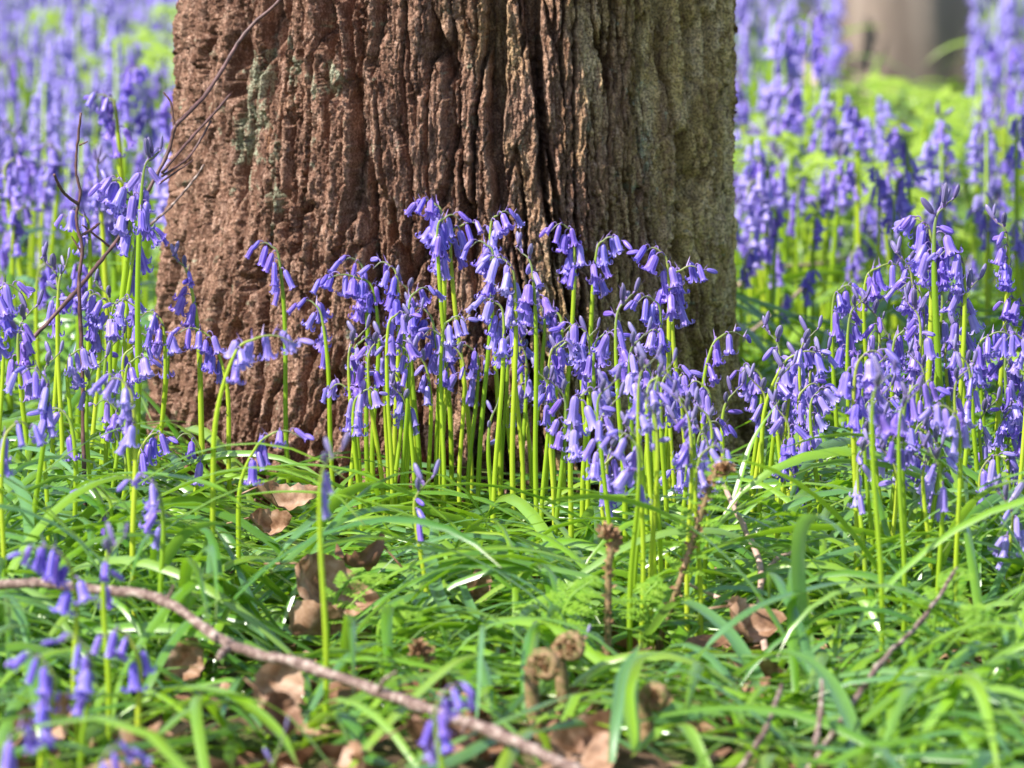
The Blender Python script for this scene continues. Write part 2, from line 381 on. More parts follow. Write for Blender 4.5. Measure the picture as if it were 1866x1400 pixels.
# ------------------------------------------------------------------ bluebell pieces
def bell_pts(mb, prof, M, twist=0.0, tip_w=1.0):
    """prof: list of (r, z, halfwidth or None) in mm; M: 4x4 to place"""
    nrow = len(prof)
    for k in range(6):
        a0 = k*math.pi/3 + twist; inner = (k % 2)
        rows = []; col = []
        for i, (r, z, hw) in enumerate(prof):
            row = []; cr = []
            rr = r - (.22 if inner else 0)
            for q in (-1, -.5, 0, .5, 1):
                if hw is None:
                    a = a0 + q*R(33); rad = rr*(1 - .11*q*q) + (.14 if q == 0 else 0); p = Vector((rad*math.cos(a), rad*math.sin(a), z))
                else:
                    c = Vector((rr*math.cos(a0), rr*math.sin(a0), z)); tng = Vector((-math.sin(a0), math.cos(a0), 0))
                    p = c + tng*q*hw*tip_w - Vector((math.cos(a0), math.sin(a0), 0))*abs(q)*hw*.25
                p = M @ (p*.001); row.append(tuple(p)); cr.append((1-abs(q), i/(nrow-1), 0))
            rows.append(row); col.append(cr)
        mb.grid(np.array(rows), 0, False, np.array(col))
OPEN = [(.5, 0, None), (1.7, -.5, None), (2.6, -1.9, None), (3.0, -4.5, None), (3.05, -8, None), (3.2, -10.8, None), (3.8, -12.6, 1.75), (4.8, -14.2, 1.6),
        (6.1, -14.9, 1.4), (7.4, -14.6, 1.2), (8.2, -13.4, 1.0), (8.0, -12.1, .75), (7.1, -11.7, .35)]
WIDE = [(.5, 0, None), (1.9, -.5, None), (3.0, -1.8, None), (3.5, -4.5, None), (3.7, -7.6, None), (4.1, -10.0, None), (5.0, -11.8, 2.2), (6.2, -13.0, 2.0),
        (7.5, -13.3, 1.7), (8.6, -12.8, 1.4), (9.1, -11.7, 1.0), (8.8, -10.8, .7), (8.1, -10.5, .3)]
YOUNG = [(.5, 0, None), (1.6, -.5, None), (2.3, -2, None), (2.7, -5, None), (2.8, -9, None), (2.8, -12, None), (2.8, -13.5, 1.5), (3.2, -14.8, 1.35),
         (3.9, -15.6, 1.1), (4.7, -15.8, .8), (5.1, -15.3, .35)]
BUDL = [(.4, 0, None), (1.2, -.5, None), (1.9, -2, None), (2.3, -5, None), (2.35, -8, None), (2.1, -11, None), (1.5, -12.8, None), (.7, -13.8, None), (.15, -14.2, None)]
def floret(prof, reach, rise, drop, tilt, twist, size=1.0, tip_w=1.0, mats=None):
    """origin where the pedicel leaves the stem; +X outwards; the flower hangs"""
    mb = MB()
    end = Vector((reach, 0, rise-drop)); 
    pts = catmull([(0, 0, 0), (reach*.35, 0, rise*.8), (reach*.8, 0, rise*.9-.2*drop), tuple(end)], 4)
    pts = [p*.001 for p in pts]
    mb.tube(pts, [.00048]*len(pts), 1, 5)
    M = Matrix.Translation(end*.001) @ Matrix.Rotation(-tilt, 4, 'Y') @ Matrix.Scale(size, 4)
    bell_pts(mb, prof, M, twist, tip_w)
    # narrow bract beside the pedicel
    b = []
    for i in range(5):
        t = i/4; w_ = .55*(1-t)**.6*.001
        b.append([(t*.006, -w_+.0008, t*.008-.001*t), (t*.006, w_+.0008, t*.008-.001*t)])
    mb.grid(np.array(b), 1)
    return mb.mesh('bell_flower', [M_PET if mats is None else mats, M_PED])
# filament-bearing open flowers, hanging at different tilts
F_OPEN = [floret(OPEN, 4, 2, 2, R(6), .3), floret(OPEN, 6, 3, 4, R(16), .8, .95), floret(WIDE, 5, 2.5, 3, R(12), .1), floret(OPEN, 4, 2, 1, R(-4), .5, 1.05),
          floret(YOUNG, 5, 3, 3, R(10), .2), floret(WIDE, 7, 3, 2, R(26), .6, .9), floret(OPEN, 6, 4, 2, R(34), .9, .95), floret(YOUNG, 4, 2, 2, R(20), .7, .92)]
F_YOUNG = [floret(YOUNG, 4, 3, 1, R(25), .2, .88), floret(BUDL, 5, 2, 0, R(48), .4, .9), floret(BUDL, 4, 2, 0, R(78), .1, .85), floret(YOUNG, 4, 3, 1, R(45), .6, .82)]
F_BUD = [floret(BUDL, 2, 1, 0, R(100), .2, .8, 1, M_BUD), floret(BUDL, 2, 2, 0, R(125), .6, .7, 1, M_BUD), floret(BUDL, 1.5, 2, 0, R(150), .3, .62, 1, M_BUD),
         floret(BUDL, 1, 1, 0, R(165), .9, .5, 1, M_BUD)]

def add_floret(root, me, name, pos, az, pitch=0, sc=1.0, col=(0, 0, 0)):
    o = bpy.data.objects.new(name, me); COL.objects.link(o); o.parent = root
    col = (tuple(col)+(0, 0, 0))[:3]
    o.location = pos
    o.rotation_euler = (random.uniform(-.2, .2), pitch+random.uniform(-.12, .12), az); q_ = random.uniform(.72, 1.0); o.scale = (sc*q_, sc*q_, sc*random.uniform(.9, 1.1))
    o.color = (max(0, min(1, col[0]+random.uniform(-.15, .28))), max(0, min(1, col[1]+random.uniform(-.15, .35))), col[2], 1)
    return o

def bluebell(base, neck, side, n=9, kind='nod', pale=0.0, purple=0.0, mid=0.0, rad=.0015, sc=1.0, droop=1.0, rng=random):
    """base, neck world Vectors; neck = highest point of the stem's arch.
    side: angle (radians) of the direction the head droops to (0 = +X)."""
    sc *= .86
    root = empty('bluebell', tuple(base))
    H = (neck-base)
    dirv = Vector((math.cos(side), math.sin(side), 0))
    ln = H.length
    # stem path in root space
    m1 = H*.35 + Vector((mid*.35, rng.uniform(-.004, .004), 0)); m2 = H*.72 + Vector((mid*.3, 0, 0)) - dirv*.004*droop
    head = (.047 if n > 6 else .034)*sc if kind != 'spike' else .038*sc
    pts = [Vector((0, 0, -.006)), m1, m2, H - Vector((0, 0, .012*sc)) - dirv*.004*droop]
    if kind == 'nod':
        pts += [H + dirv*.001*droop - Vector((0, 0, .002)), H + dirv*.007*sc*droop, H + dirv*.013*sc*droop - Vector((0, 0, .005*sc))]
    elif kind == 'mid':
        pts += [H + dirv*.003, H + dirv*.008*sc + Vector((0, 0, .004*sc))]
    else:
        pts += [H, H + dirv*.002 + Vector((0, 0, .008*sc))]
    cp = catmull(pts, 9)
    L = [0]
    for a, b in zip(cp, cp[1:]): L.append(L[-1]+(b-a).length)
    T = L[-1]
    hr = head*(.95+.45*(droop-1))
    rads = [rad*sc*(1.15 - .35*min(1, l/T))*min(1, .24+.76*((T-l)/(hr*1.25))**.9) for l in L]
    mb = MB(); n_ = 9
    # colour towards the head
    cols = []
    mb.tube(cp, rads, 0, n_)
    c = mb.C[0].reshape(-1, n_, 3).copy(); Lr = np.array([0]+L+[T]); c[:, :, 0] = np.clip(1-(T-Lr)/(head*1.1), 0, 1)[:, None]**1.5*.95; mb.C[0] = c.reshape(-1, 3)
    link('stem', mb.mesh('stem', M_STEM), root)
    def at(s):   # point at distance s below the tip along the stem
        l = T-s
        for i in range(len(L)-1):
            if L[i+1] >= l:
                f = (l-L[i])/max(1e-9, L[i+1]-L[i]); return cp[i].lerp(cp[i+1], f), (cp[i+1]-cp[i]).normalized()
        return cp[-1], (cp[-1]-cp[-2]).normalized()
    for i in range(n):
        f = i/max(1, n-1)         # 0 tip .. 1 lowest
        s = head*(.03+.97*f**.95)
        p, t = at(s)
        az = side + rng.uniform(-1.5, 1.5) + (math.pi*.6 if rng.random() < .16+.25*(kind != 'nod') else 0)
        if kind == 'spike':
            az = i*2.4; me = F_BUD[min(3, int((1-f)*2.2)+1)] if f < .75 else F_BUD[0]
            add_floret(root, me, 'bud', p, az, 0, sc*rng.uniform(.8, 1.05), (pale, purple, .35 if f < .3 else .1)); continue
        if kind == 'mid':
            nb = max(3, int(n*.38))
            if i < nb:
                az = i*2.4
                add_floret(root, F_BUD[min(3, 3-int(i*3/nb))], 'bud', p, az, 0, sc*rng.uniform(1.25, 1.6), (pale*.5, purple+.45, .12)); continue
            if i < nb+2:
                add_floret(root, F_YOUNG[rng.randrange(4)], 'bell_flower', p, az, 0, sc, (pale, purple)); continue
        elif f < .18:
            add_floret(root, F_YOUNG[rng.randrange(4)], 'bell_flower', p, side+rng.uniform(-.8, .8), 0, sc*rng.uniform(.8, .95), (pale, purple)); continue
        add_floret(root, F_OPEN[rng.randrange(8)], 'bell_flower', p, az, 0, sc*rng.uniform(.92, 1.1), (pale, purple))
    return root

HEROES = []
def H(u, v, ub, vb, side, n, kind, label, pale=0.0, purple=0.0, mid=0.0, sc=1.0, droop=1.0, rad=.00148):
    """u, v: photo pixel of the head's top; ub, vb: where the stem meets the ground"""
    d = dist_of(vb); b = P(ub, vb, d); b.z = gz(b.x, b.y)
    if in_trunk(b.x, b.y, .012):
        d = TY - math.sqrt(max(0, .212**2-(b.x-TX)**2)) ; b = Vector(((ub-933)*K*d, d, gz(b.x, d)))
    t = P(u, v, d)
    ang = {'L': math.pi, 'R': 0.0}[side] + random.uniform(-.35, .35)
    if in_trunk(t.x, t.y, .05): t.y -= .004
    r = bluebell(b, t, ang, n, kind, pale, purple, mid, rad/.86, sc, droop)
    r['label'] = label; r['category'] = 'bluebell'; r['group'] = 'bluebells in front of and beside the trunk'
    HEROES.append((b.x, b.y, r)); return r
# ---- bluebells one by one: u, v, ub, vb, side, n, kind, label, options
H(497, 443, 535, 985, 'L', 8, 'nod', 'slender bluebell alone against the bark, left of the central clump, head nodding left')
H(575, 548, 618, 990, 'L', 7, 'nod', 'short bluebell with one bud pointing left, next right of the lone one on bark')
H(655, 500, 690, 1000, 'L', 8, 'nod', 'bluebell with long-armed buds reaching far left across bare bark', droop=2.2)
H(652, 470, 676, 985, 'L', 7, 'nod', 'bluebell whose arched tip carries four bells at the left end of the central clump')
H(712, 478, 722, 1000, 'L', 9, 'nod', 'bluebell with a long pale bell arching left in the central clump')
H(738, 515, 742, 985, 'L', 8, 'mid', 'bluebell with a small dark bud on top, crowded left part of central clump', purple=.3)
H(795, 366, 806, 990, 'L', 13, 'nod', 'tallest bluebell of the central clump with a long head of bells hanging left', sc=1.12)
H(808, 392, 822, 995, 'R', 9, 'nod', 'tall bluebell just right of the tallest one, bells stepping down the stem', mid=.004)
H(838, 405, 862, 985, 'R', 7, 'nod', 'bluebell arching to the right with purple bells beside the tallest stem', purple=.3, droop=1.4)
H(757, 525, 768, 1005, 'R', 8, 'nod', 'bluebell behind the crowded heads with bells at stem mid-height left of tallest')
H(778, 560, 795, 1000, 'L', 7, 'nod', 'low bluebell with three wide bells below the tallest central head', mid=.006)
H(648, 610, 655, 1015, 'R', 8, 'mid', 'bluebell with dusky purple bud tuft above wide bells, lower left of central clump', purple=.6)
H(690, 615, 700, 1020, 'R', 9, 'mid', 'bluebell with dark buds fanned to the right, lower left of central clump', purple=.5, droop=1.5)
H(632, 700, 640, 1015, 'L', 5, 'nod', 'small pale bluebell hanging lowest under the dusky buds on the left')
H(905, 386, 912, 1000, 'R', 8, 'nod', 'bluebell with a closed pale bud cluster leaning right at its tip, top centre', pale=.15)
H(888, 440, 868, 1010, 'L', 9, 'nod', 'bluebell with bells hanging left beside the pale-tipped centre one')
H(925, 470, 938, 1015, 'L', 10, 'nod', 'pale washed-out bluebell in the thick of the centre clump', pale=.45, sc=1.1)
H(958, 460, 985, 1060, 'L', 9, 'mid', 'bluebell with upright grey-purple bud spike at the centre clump', purple=.45, pale=.1)
H(905, 545, 898, 1055, 'L', 9, 'nod', 'bluebell with broad pale bells hanging low in front of the centre clump', pale=.25)
H(945, 540, 955, 1010, 'R', 9, 'nod', 'bluebell tucked under the grey-purple spike with bells to the right')
H(1035, 408, 1026, 1000, 'L', 11, 'nod', 'dense violet bluebell head on a dark green stem, right of centre', purple=.15)
H(1098, 432, 1052, 985, 'R', 9, 'nod', 'compact bluebell head on a leaning stem, right of the dense violet one', mid=.004)
H(1012, 560, 990, 1000, 'L', 6, 'nod', 'small bluebell of loose little bells on curling stalks, behind the leaning stem')
H(1205, 452, 1232, 1010, 'L', 9, 'nod', 'bluebell with large bells hanging left, on the stout stem at the right of the trunk', sc=1.08, mid=-.006)
H(1240, 485, 1262, 1005, 'R', 9, 'nod', 'bluebell arching right with long bells, rightmost tall one against the bark', droop=1.3, mid=-.004)
H(1192, 540, 1184, 1020, 'L', 9, 'nod', 'bluebell below the large-belled one, full round head')
H(1062, 592, 1062, 1030, 'L', 10, 'nod', 'full bluebell head hanging over two stems, right of the dark green stem', sc=1.05)
H(1135, 545, 1140, 1080, 'R', 11, 'mid', 'bluebell topped by a tuft of dark buds and one green bud', purple=.4, sc=1.08)
H(1095, 605, 1098, 1045, 'R', 9, 'nod', 'bluebell with mixed bells just left below the dark bud tuft')
H(1160, 615, 1168, 1110, 'R', 8, 'mid', 'bluebell with pale striped half-open bells under the dark bud tuft', pale=.3)
H(1018, 700, 1008, 1100, 'L', 8, 'mid', 'bluebell with dark purple buds tipping left, low middle', purple=.5)
H(1060, 712, 1030, 1120, 'R', 10, 'nod', 'low middle bluebell with dense washed-out bells', pale=.35, sc=1.1)
H(1108, 735, 1120, 1140, 'R', 9, 'mid', 'low bluebell with long bells pointing right across the stems', pale=.2)
H(1150, 790, 1148, 1225, 'L', 7, 'nod', 'lowest bluebell in the middle with a narrow hanging head', pale=.1)
H(1183, 740, 1188, 1215, 'L', 7, 'spike', 'unopened greenish bluebell spike standing among low middle heads')
H(1218, 672, 1215, 1100, 'R', 9, 'nod', 'bluebell with loose bells between the stout stem and the low middle heads')
H(1238, 765, 1240, 1120, 'L', 7, 'mid', 'bluebell with a greenish bud tuft low at the right part of the trunk', pale=.1)
H(1285, 768, 1290, 1060, 'R', 9, 'nod', 'bluebell with wide deep blue bells low against the right edge of the bark', sc=1.05)
H(1332, 712, 1318, 1040, 'R', 5, 'mid', 'small bluebell with dark buds at the right edge of the bark', purple=.4)
H(1312, 606, 1288, 1020, 'R', 7, 'nod', 'bluebell arching right on a thin curved stem at the trunk edge', purple=.25, droop=1.5, mid=-.01)
H(1262, 852, 1300, 1075, 'L', 6, 'nod', 'bluebell drooping left at the foot of the trunk beside a curled fern', pale=.35, mid=-.004)
H(905, 740, 893, 1040, 'R', 4, 'spike', 'single closed bluebell spike on a thin stem below the centre clump', pale=.1)
H(1408, 606, 1398, 1030, 'L', 8, 'mid', 'bluebell with a slanted closed bud on top just right of the trunk', pale=.1, purple=.15)
H(1445, 640, 1372, 1050, 'R', 9, 'nod', 'bluebell arching right with pale round bells, right of the trunk', pale=.3, droop=1.8, mid=-.012)
H(1425, 745, 1413, 1080, 'L', 10, 'mid', 'bluebell with blue-grey bud tuft and bunched bells, right of the trunk foot')
H(1455, 800, 1452, 1070, 'R', 8, 'nod', 'shorter bluebell with a heavy head behind the bunched one at the trunk foot')
H(1508, 838, 1492, 1040, 'R', 4, 'spike', 'little unopened bluebell on a thin stem right of the trunk foot', purple=.2)
H(1530, 520, 1525, 1000, 'R', 8, 'nod', 'bluebell with fine bells on an arched tip, left end of the right-hand clump')
H(1597, 482, 1592, 990, 'R', 8, 'nod', 'bluebell with a wide purple arch and three hanging bells, right-hand clump', purple=.35, droop=1.8)
H(1560, 550, 1545, 1020, 'R', 10, 'mid', 'bluebell with small dark buds over a dense head, right-hand clump', purple=.2)
H(1612, 600, 1590, 1010, 'L', 5, 'spike', 'bluebell with only a tight dark bud tip in the right-hand clump', purple=.6)
H(1572, 640, 1558, 1150, 'R', 11, 'nod', 'large slightly blurred bluebell head at front of the right-hand clump', sc=1.2, pale=.1, purple=.15)
H(1685, 400, 1686, 1030, 'L', 13, 'nod', 'very full tall bluebell head on a thick stem, right-hand clump', sc=1.12, rad=.0018, pale=.12)
H(1715, 375, 1718, 1040, 'R', 14, 'mid', 'tallest bluebell of the right-hand clump crowned by a plum-coloured bud crown', purple=.25, sc=1.18, rad=.0019)
H(1825, 405, 1812, 1010, 'L', 10, 'mid', 'bluebell with dark buds on top near the right edge of the picture', sc=1.0, rad=.0017)
H(1862, 545, 1866, 1010, 'L', 6, 'nod', 'bluebell half cut off by the right edge with one thin arched bell')
H(1665, 555, 1650, 1060, 'L', 11, 'mid', 'bluebell with a leaning plum bud and crowded bells, middle of right-hand clump', purple=.35, sc=1.08)
H(1640, 600, 1632, 1050, 'R', 10, 'nod', 'bluebell hidden behind the plum-budded one, bells filling the gap')
H(1742, 560, 1736, 1030, 'L', 7, 'mid', 'thin bluebell with half-open narrow buds between the thick stems')
H(1800, 605, 1786, 1080, 'R', 10, 'nod', 'bluebell bowing right with a broad fan of bells, right-hand clump', droop=1.5, mid=-.006)
H(1755, 645, 1748, 1085, 'L', 8, 'mid', 'bluebell with grey-lilac closed bud beside the broad fan of bells', purple=.1, pale=.2)
H(1662, 700, 1640, 1160, 'R', 11, 'nod', 'lower front bluebell of the right-hand clump with heavy violet head', sc=1.12, purple=.1)
H(1618, 800, 1612, 1130, 'L', 6, 'nod', 'pale almost white bluebell bells low in the right-hand clump', pale=.75)
H(1700, 790, 1680, 1150, 'L', 9, 'mid', 'pale bluebell with lilac bud points and flaring bells low on right', pale=.55, sc=1.08)
H(1605, 690, 1606, 1290, 'R', 6, 'mid', 'blurred front bluebell with a dark bud on a long stem, right of centre', sc=.95, purple=.3)
H(1800, 830, 1795, 1110, 'R', 9, 'nod', 'pale bluebell with long drooping bells at lower right', pale=.35)
H(1832, 900, 1826, 1180, 'L', 11, 'mid', 'pale bluebell with a dark pointed bud and many hanging bells, lower right corner clump', pale=.5, sc=1.05)
H(1860, 740, 1864, 1075, 'L', 6, 'nod', 'deep blue bluebell cut off by the right edge, middle height')
H(228, 328, 178, 1010, 'L', 13, 'nod', 'big bluebell head on a stout stem, left of the trunk', sc=1.2, rad=.0018, pale=.1)
H(272, 285, 238, 1060, 'R', 12, 'mid', 'bluebell with greenish bud tip rising above the big left head', sc=1.1, rad=.0016)
H(150, 385, 158, 980, 'L', 5, 'nod', 'few-belled bluebell beside the dark twig at left')
H(258, 420, 215, 1010, 'R', 9, 'nod', 'bluebell bending right on a long curved stem in front of the trunk left edge', mid=-.006)
H(332, 475, 378, 1000, 'L', 9, 'mid', 'bluebell with a dark leaning bud fan against the lower left bark', purple=.4, rad=.0018, mid=.006)
H(372, 598, 425, 1005, 'L', 9, 'nod', 'bluebell nodding left behind the leaning thick stem on lower left bark', droop=1.6, mid=.01)
H(294, 600, 282, 985, 'L', 5, 'nod', 'small bluebell with few closed bells at the trunk left edge')
H(92, 480, 98, 1010, 'L', 9, 'mid', 'bluebell with grey bud tip and loose bells at far left', purple=.1)
H(118, 490, 112, 1015, 'R', 7, 'spike', 'pale closed bluebell spike next to the grey-tipped one at far left', pale=.3)
H(170, 540, 165, 1005, 'L', 9, 'nod', 'bluebell with small frilly bells at left, behind the stout stem')
H(205, 620, 196, 1020, 'R', 6, 'mid', 'bluebell with violet buds sticking out right of the stout left stem', purple=.2)
H(-2, 520, -6, 1080, 'R', 10, 'nod', 'blurred deep blue bluebell cut off by the left edge', purple=.2, sc=1.2)
H(45, 570, 60, 1040, 'R', 10, 'mid', 'bluebell with many purple buds fanned out near the left edge', purple=.55, sc=1.15)
H(75, 672, 50, 1150, 'L', 9, 'nod', 'blurred bluebell with long loose bells at lower left', pale=.2, sc=1.1)
H(228, 690, 250, 1200, 'L', 9, 'nod', 'blurred pale bluebell on a tall yellow stem, left foreground', pale=.25, sc=1.08)
H(118, 745, 146, 1120, 'L', 3, 'nod', 'bluebell showing a single hanging bell at left')
H(20, 770, 2, 1230, 'R', 4, 'nod', 'bluebell with one pale bell close to the left edge', pale=.3)
H(268, 790, 232, 1080, 'R', 6, 'nod', 'bluebell with two round bells just above the leaves at left')
H(215, 800, 222, 1060, 'L', 5, 'spike', 'withered brownish-green bluebell spike low at left', purple=.2)
H(455, 612, 362, 1190, 'R', 8, 'nod', 'blurred bluebell on a leaning yellow stem, bells arching right before the bark', pale=.25, sc=1.05, droop=2.2, mid=-.008)
H(488, 785, 422, 1150, 'R', 7, 'nod', 'deep blue bluebell bowing right just above the leaf mat', droop=1.8, mid=-.01)
H(352, 790, 345, 1060, 'L', 3, 'nod', 'single lilac bell low against the left bark', purple=.3)
H(278, 868, 300, 1250, 'L', 7, 'nod', 'blurred bluebell above the leaves at left, small round head', pale=.1)
H(188, 885, 190, 1180, 'L', 2, 'nod', 'bluebell with one tiny bell low at left', purple=.2)
H(600, 830, 592, 1378, 'R', 6, 'mid', 'foreground bluebell on a long yellow-green stem with a pale bud spear', pale=.5, purple=.1, sc=.95)
H(768, 880, 782, 1180, 'R', 6, 'mid', 'star-shaped young bluebell with outstretched buds, low centre', purple=.1)
H(105, 995, 150, 1385, 'L', 9, 'nod', 'strongly blurred blue head in front of the fallen branch, left', sc=1.0, droop=1.5)
H(205, 990, 195, 1390, 'R', 6, 'mid', 'strongly blurred dark blue head on a stem, right neighbour above the branch', purple=.2)
H(232, 1148, 262, 1420, 'L', 5, 'nod', 'blurred violet bells under the fallen branch at left', purple=.2)
H(150, 1160, 148, 1480, 'L', 7, 'nod', 'blurred blue bluebell low at left beneath the branch', sc=.95)
H(82, 1195, 70, 1500, 'L', 9, 'nod', 'largest blurred blue bluebell in the lower left corner', sc=1.0)
H(810, 1250, 816, 1560, 'R', 8, 'nod', 'blurred vivid blue head in front of the branch, bottom centre', sc=.95)
H(192, 1362, 196, 1600, 'R', 8, 'nod', 'blurred bluebell head cut by the bottom edge at left', pale=.2, sc=.95)
H(18, 1330, 10, 1580, 'R', 5, 'nod', 'blurred bells in the bottom left corner', pale=.1)
H(512, 1355, 514, 1500, 'R', 3, 'spike', 'small blurred dark bud at the bottom, left of centre', purple=.3)
H(1062, 1180, 1066, 1290, 'R', 3, 'spike', 'tiny closed bluebell bud low between the curled ferns', pale=.5)

for k in range(30):
    u = random.uniform(655, 1290); vb = random.uniform(985, 1060); v = 540 + 170*random.random() + (60 if u > 1000 else 0)
    H(u, v, u+random.uniform(-14, 14), vb, random.choice('LR'), random.randint(4, 7), random.choice(['nod', 'nod', 'mid']), 'thin-stemmed bluebell packed among others in the crowded clump before the trunk', random.uniform(0, .3), random.uniform(0, .4), random.uniform(-.006, .006), .92)
for k in range(20):
    u = random.uniform(1500, 1870); vb = random.uniform(990, 1100); v = 600 + 200*random.random()
    H(u, v, u+random.uniform(-14, 14), vb, random.choice('LR'), random.randint(4, 8), random.choice(['nod', 'nod', 'mid']), 'thin-stemmed bluebell packed among others in the crowded clump right of the trunk', random.uniform(0, .4), random.uniform(0, .3), random.uniform(-.006, .006), .92)
for k in range(12):
    u = random.uniform(1345, 1510); vb = random.uniform(1000, 1075); v = 600 + 200*random.random()
    H(u, v, u+random.uniform(-14, 14), vb, random.choice('LR'), random.randint(5, 9), random.choice(['nod', 'nod', 'mid']), 'bluebell filling the gap between the trunk foot and the right-hand clump', random.uniform(0, .4), random.uniform(0, .3), random.uniform(-.006, .006), .98)
for k in range(12):
    u = random.uniform(-20, 290); vb = random.uniform(985, 1100); v = 520 + 220*random.random()
    H(u, v, u+random.uniform(-14, 14), vb, random.choice('LR'), random.randint(4, 7), random.choice(['nod', 'nod', 'mid']), 'thin-stemmed bluebell packed among others in the crowded clump left of the trunk', random.uniform(0, .3), random.uniform(0, .4), random.uniform(-.006, .006), .92)

for k, (u, v) in enumerate([(1650, 470), (1745, 455), (1670, 520), (1765, 520), (1705, 500), (1735, 600), (1845, 620), (1590, 560)]):
    H(u, v, u+random.uniform(-12, 12), random.uniform(1000, 1045), random.choice('LR'), random.randint(8, 11), random.choice(['nod', 'mid']), 'tall bluebell crowded around the plum-crowned tallest one, right-hand clump', random.uniform(0, .35), random.uniform(0, .3), random.uniform(-.004, .004), 1.05)
for k in range(22):
    c_ = k < 12
    u = random.uniform(1090, 1300) if c_ else random.uniform(1555, 1760); vb = random.uniform(1110, 1225); v = random.uniform(650, 830)
    H(u, v, u+random.uniform(-16, 16), vb, random.choice('LR'), random.randint(5, 8), random.choice(['nod', 'mid', 'mid']), 'long bare bluebell stem reaching down among the foreground leaves, ' + ('right of centre' if c_ else 'right-hand clump'), random.uniform(0, .5), random.uniform(0, .3), random.uniform(-.006, .006), .92)

# ---- the drift behind: a dozen plants, then copies of each plant and each of its parts
def copy_tree(o, loc, rz, s):
    c = o.copy(); COL.objects.link(c); c.location = loc; c.rotation_euler = (0, 0, rz); c.scale = (s,)*3
    for ch in o.children:
        k = ch.copy(); COL.objects.link(k); k.parent = c
        k.color = (min(1, max(0, ch.color[0]*.6+random.uniform(-.1, .12))), ch.color[1]*random.uniform(.4, 1.4), ch.color[2], 1)
    return c
protos = []
for i in range(12):
    hgt = .15 + .02*(i % 5)
    protos.append(bluebell(Vector((0, 0, 0)), Vector((random.uniform(-.02, .02), random.uniform(-.015, .015), hgt)), random.uniform(0, 6.28), 10 + i % 4,
                  'mid' if i % 4 == 3 else 'nod', .1*(i % 4), .12*(i % 3), random.uniform(-.008, .008), .0024, .92 + .06*(i % 3)))
used = [False]*12; placed = []
def clearing(x, y, h_=.22):
    u = 933 + x/(K*y); vt = 700 + ((CAM_H-h_)/y - PITCH)/K
    if 1515 < u < 1780 and vt < 115: return True
    return 1340 < u <= 1500 and vt < 90 and random.random() < .9
def drift(x, y, label, group, k_=1.0):
    if clearing(x, y): return False
    if in_trunk(x, y, .03): return False
    for (fx, fd, fr) in FAR:
        if math.hypot(x-fx, y-fd) < fr*1.15: return False
    for q in placed:
        if (q[0]-x)**2 + (q[1]-y)**2 < .028**2: return False
    k = random.randrange(12); placed.append((x, y))
    if not used[k]:
        o = protos[k]; o.location = (x, y, gz(x, y)); used[k] = True
    else:
        o = copy_tree(protos[k], (x, y, gz(x, y)), random.uniform(0, 6.28), random.uniform(.88, 1.12)*k_)
    tag(o, label, 'bluebell', group); return True
def scatter(n, ulo, uhi, dlo, dhi, label, group, pw=1.0, k_=1.0):
    c = 0; tries = 0
    while c < n and tries < n*40:
        tries += 1
        d = dlo + (dhi-dlo)*random.random()**pw; u = random.uniform(ulo, uhi)
        if fbm(np.array([u*K*d*6+9]), np.array([d*3.0]), 2, 5)[0] < -.42: continue
        if drift((u-933)*K*d, d, label, group, k_): c += 1
scatter(38, -60, 335, 3.62, 5.0, 'blurred bluebell in the drift just behind the flowers left of the trunk', 'nearer bluebells left of the trunk')
scatter(18, -60, 335, 5.0, 7.2, 'strongly blurred bluebell far back in the drift left of the trunk', 'farther bluebells left of the trunk')
scatter(56, 1335, 1920, 3.95, 5.2, 'blurred bluebell in the drift just behind the flowers right of the trunk', 'nearer bluebells right of the trunk', 1, .86)
scatter(24, 1342, 1900, 3.98, 4.45, 'low blurred bluebell between the front clump and the drift, right of the trunk', 'low bluebells right of the trunk', 1, .72)
scatter(14, 1338, 1520, 4.2, 5.0, 'blurred bluebell in the drift close beside the right edge of the big trunk', 'bluebells at the right trunk edge')
scatter(26, 1335, 1920, 5.0, 6.8, 'strongly blurred bluebell far back in the drift right of the trunk', 'farther bluebells right of the trunk', 1, .84)
# past 300 plants: the small rest of the drift as one object
def simple_plant():
    mb = MB(); h_ = random.uniform(.16, .24); a = random.uniform(0, 6.28); dx, dy = math.cos(a), math.sin(a)
    mb.tube([(0, 0, 0), (0, 0, h_*.6), (dx*.003, dy*.003, h_), (dx*.014, dy*.014, h_-.006)], [.0022, .002, .0014, .0008], 1, 5)
    for i in range(12):
        z = h_ - .062*i/11; b_ = a + random.uniform(-1.7, 1.7); r_ = random.uniform(.006, .012); cx, cy = dx*.008*(1-i/11)+r_*math.cos(b_), dy*.008*(1-i/11)+r_*math.sin(b_)
        rows = []; sc_ = random.uniform(.9, 1.2); tx, ty = math.cos(b_)*.2, math.sin(b_)*.2
        for (rr, zz) in ((.0006, 0), (.0024, -.0015), (.0028, -.005), (.0029, -.010), (.0038, -.0135), (.0066, -.0145), (.0070, -.0125)):
            rows.append([(cx+tx*-zz+rr*sc_*math.cos(k*math.pi/3), cy+ty*-zz+rr*sc_*math.sin(k*math.pi/3), z+zz*sc_) for k in range(6)])
        cc = np.zeros((7, 6, 3)); cc[:, :, 0] = np.array([.6, 1, .6, 1, .6, 1])[None]; cc[:, :, 1] = .5; mb.grid(np.array(rows), 0, True, cc)
    return np.concatenate(mb.V), np.concatenate(mb.F), np.concatenate(mb.M), np.concatenate(mb.C)
sp = [simple_plant() for _ in range(14)]; VV = []; FF = []; MM = []; CC = []; off = 0; cnt = 0
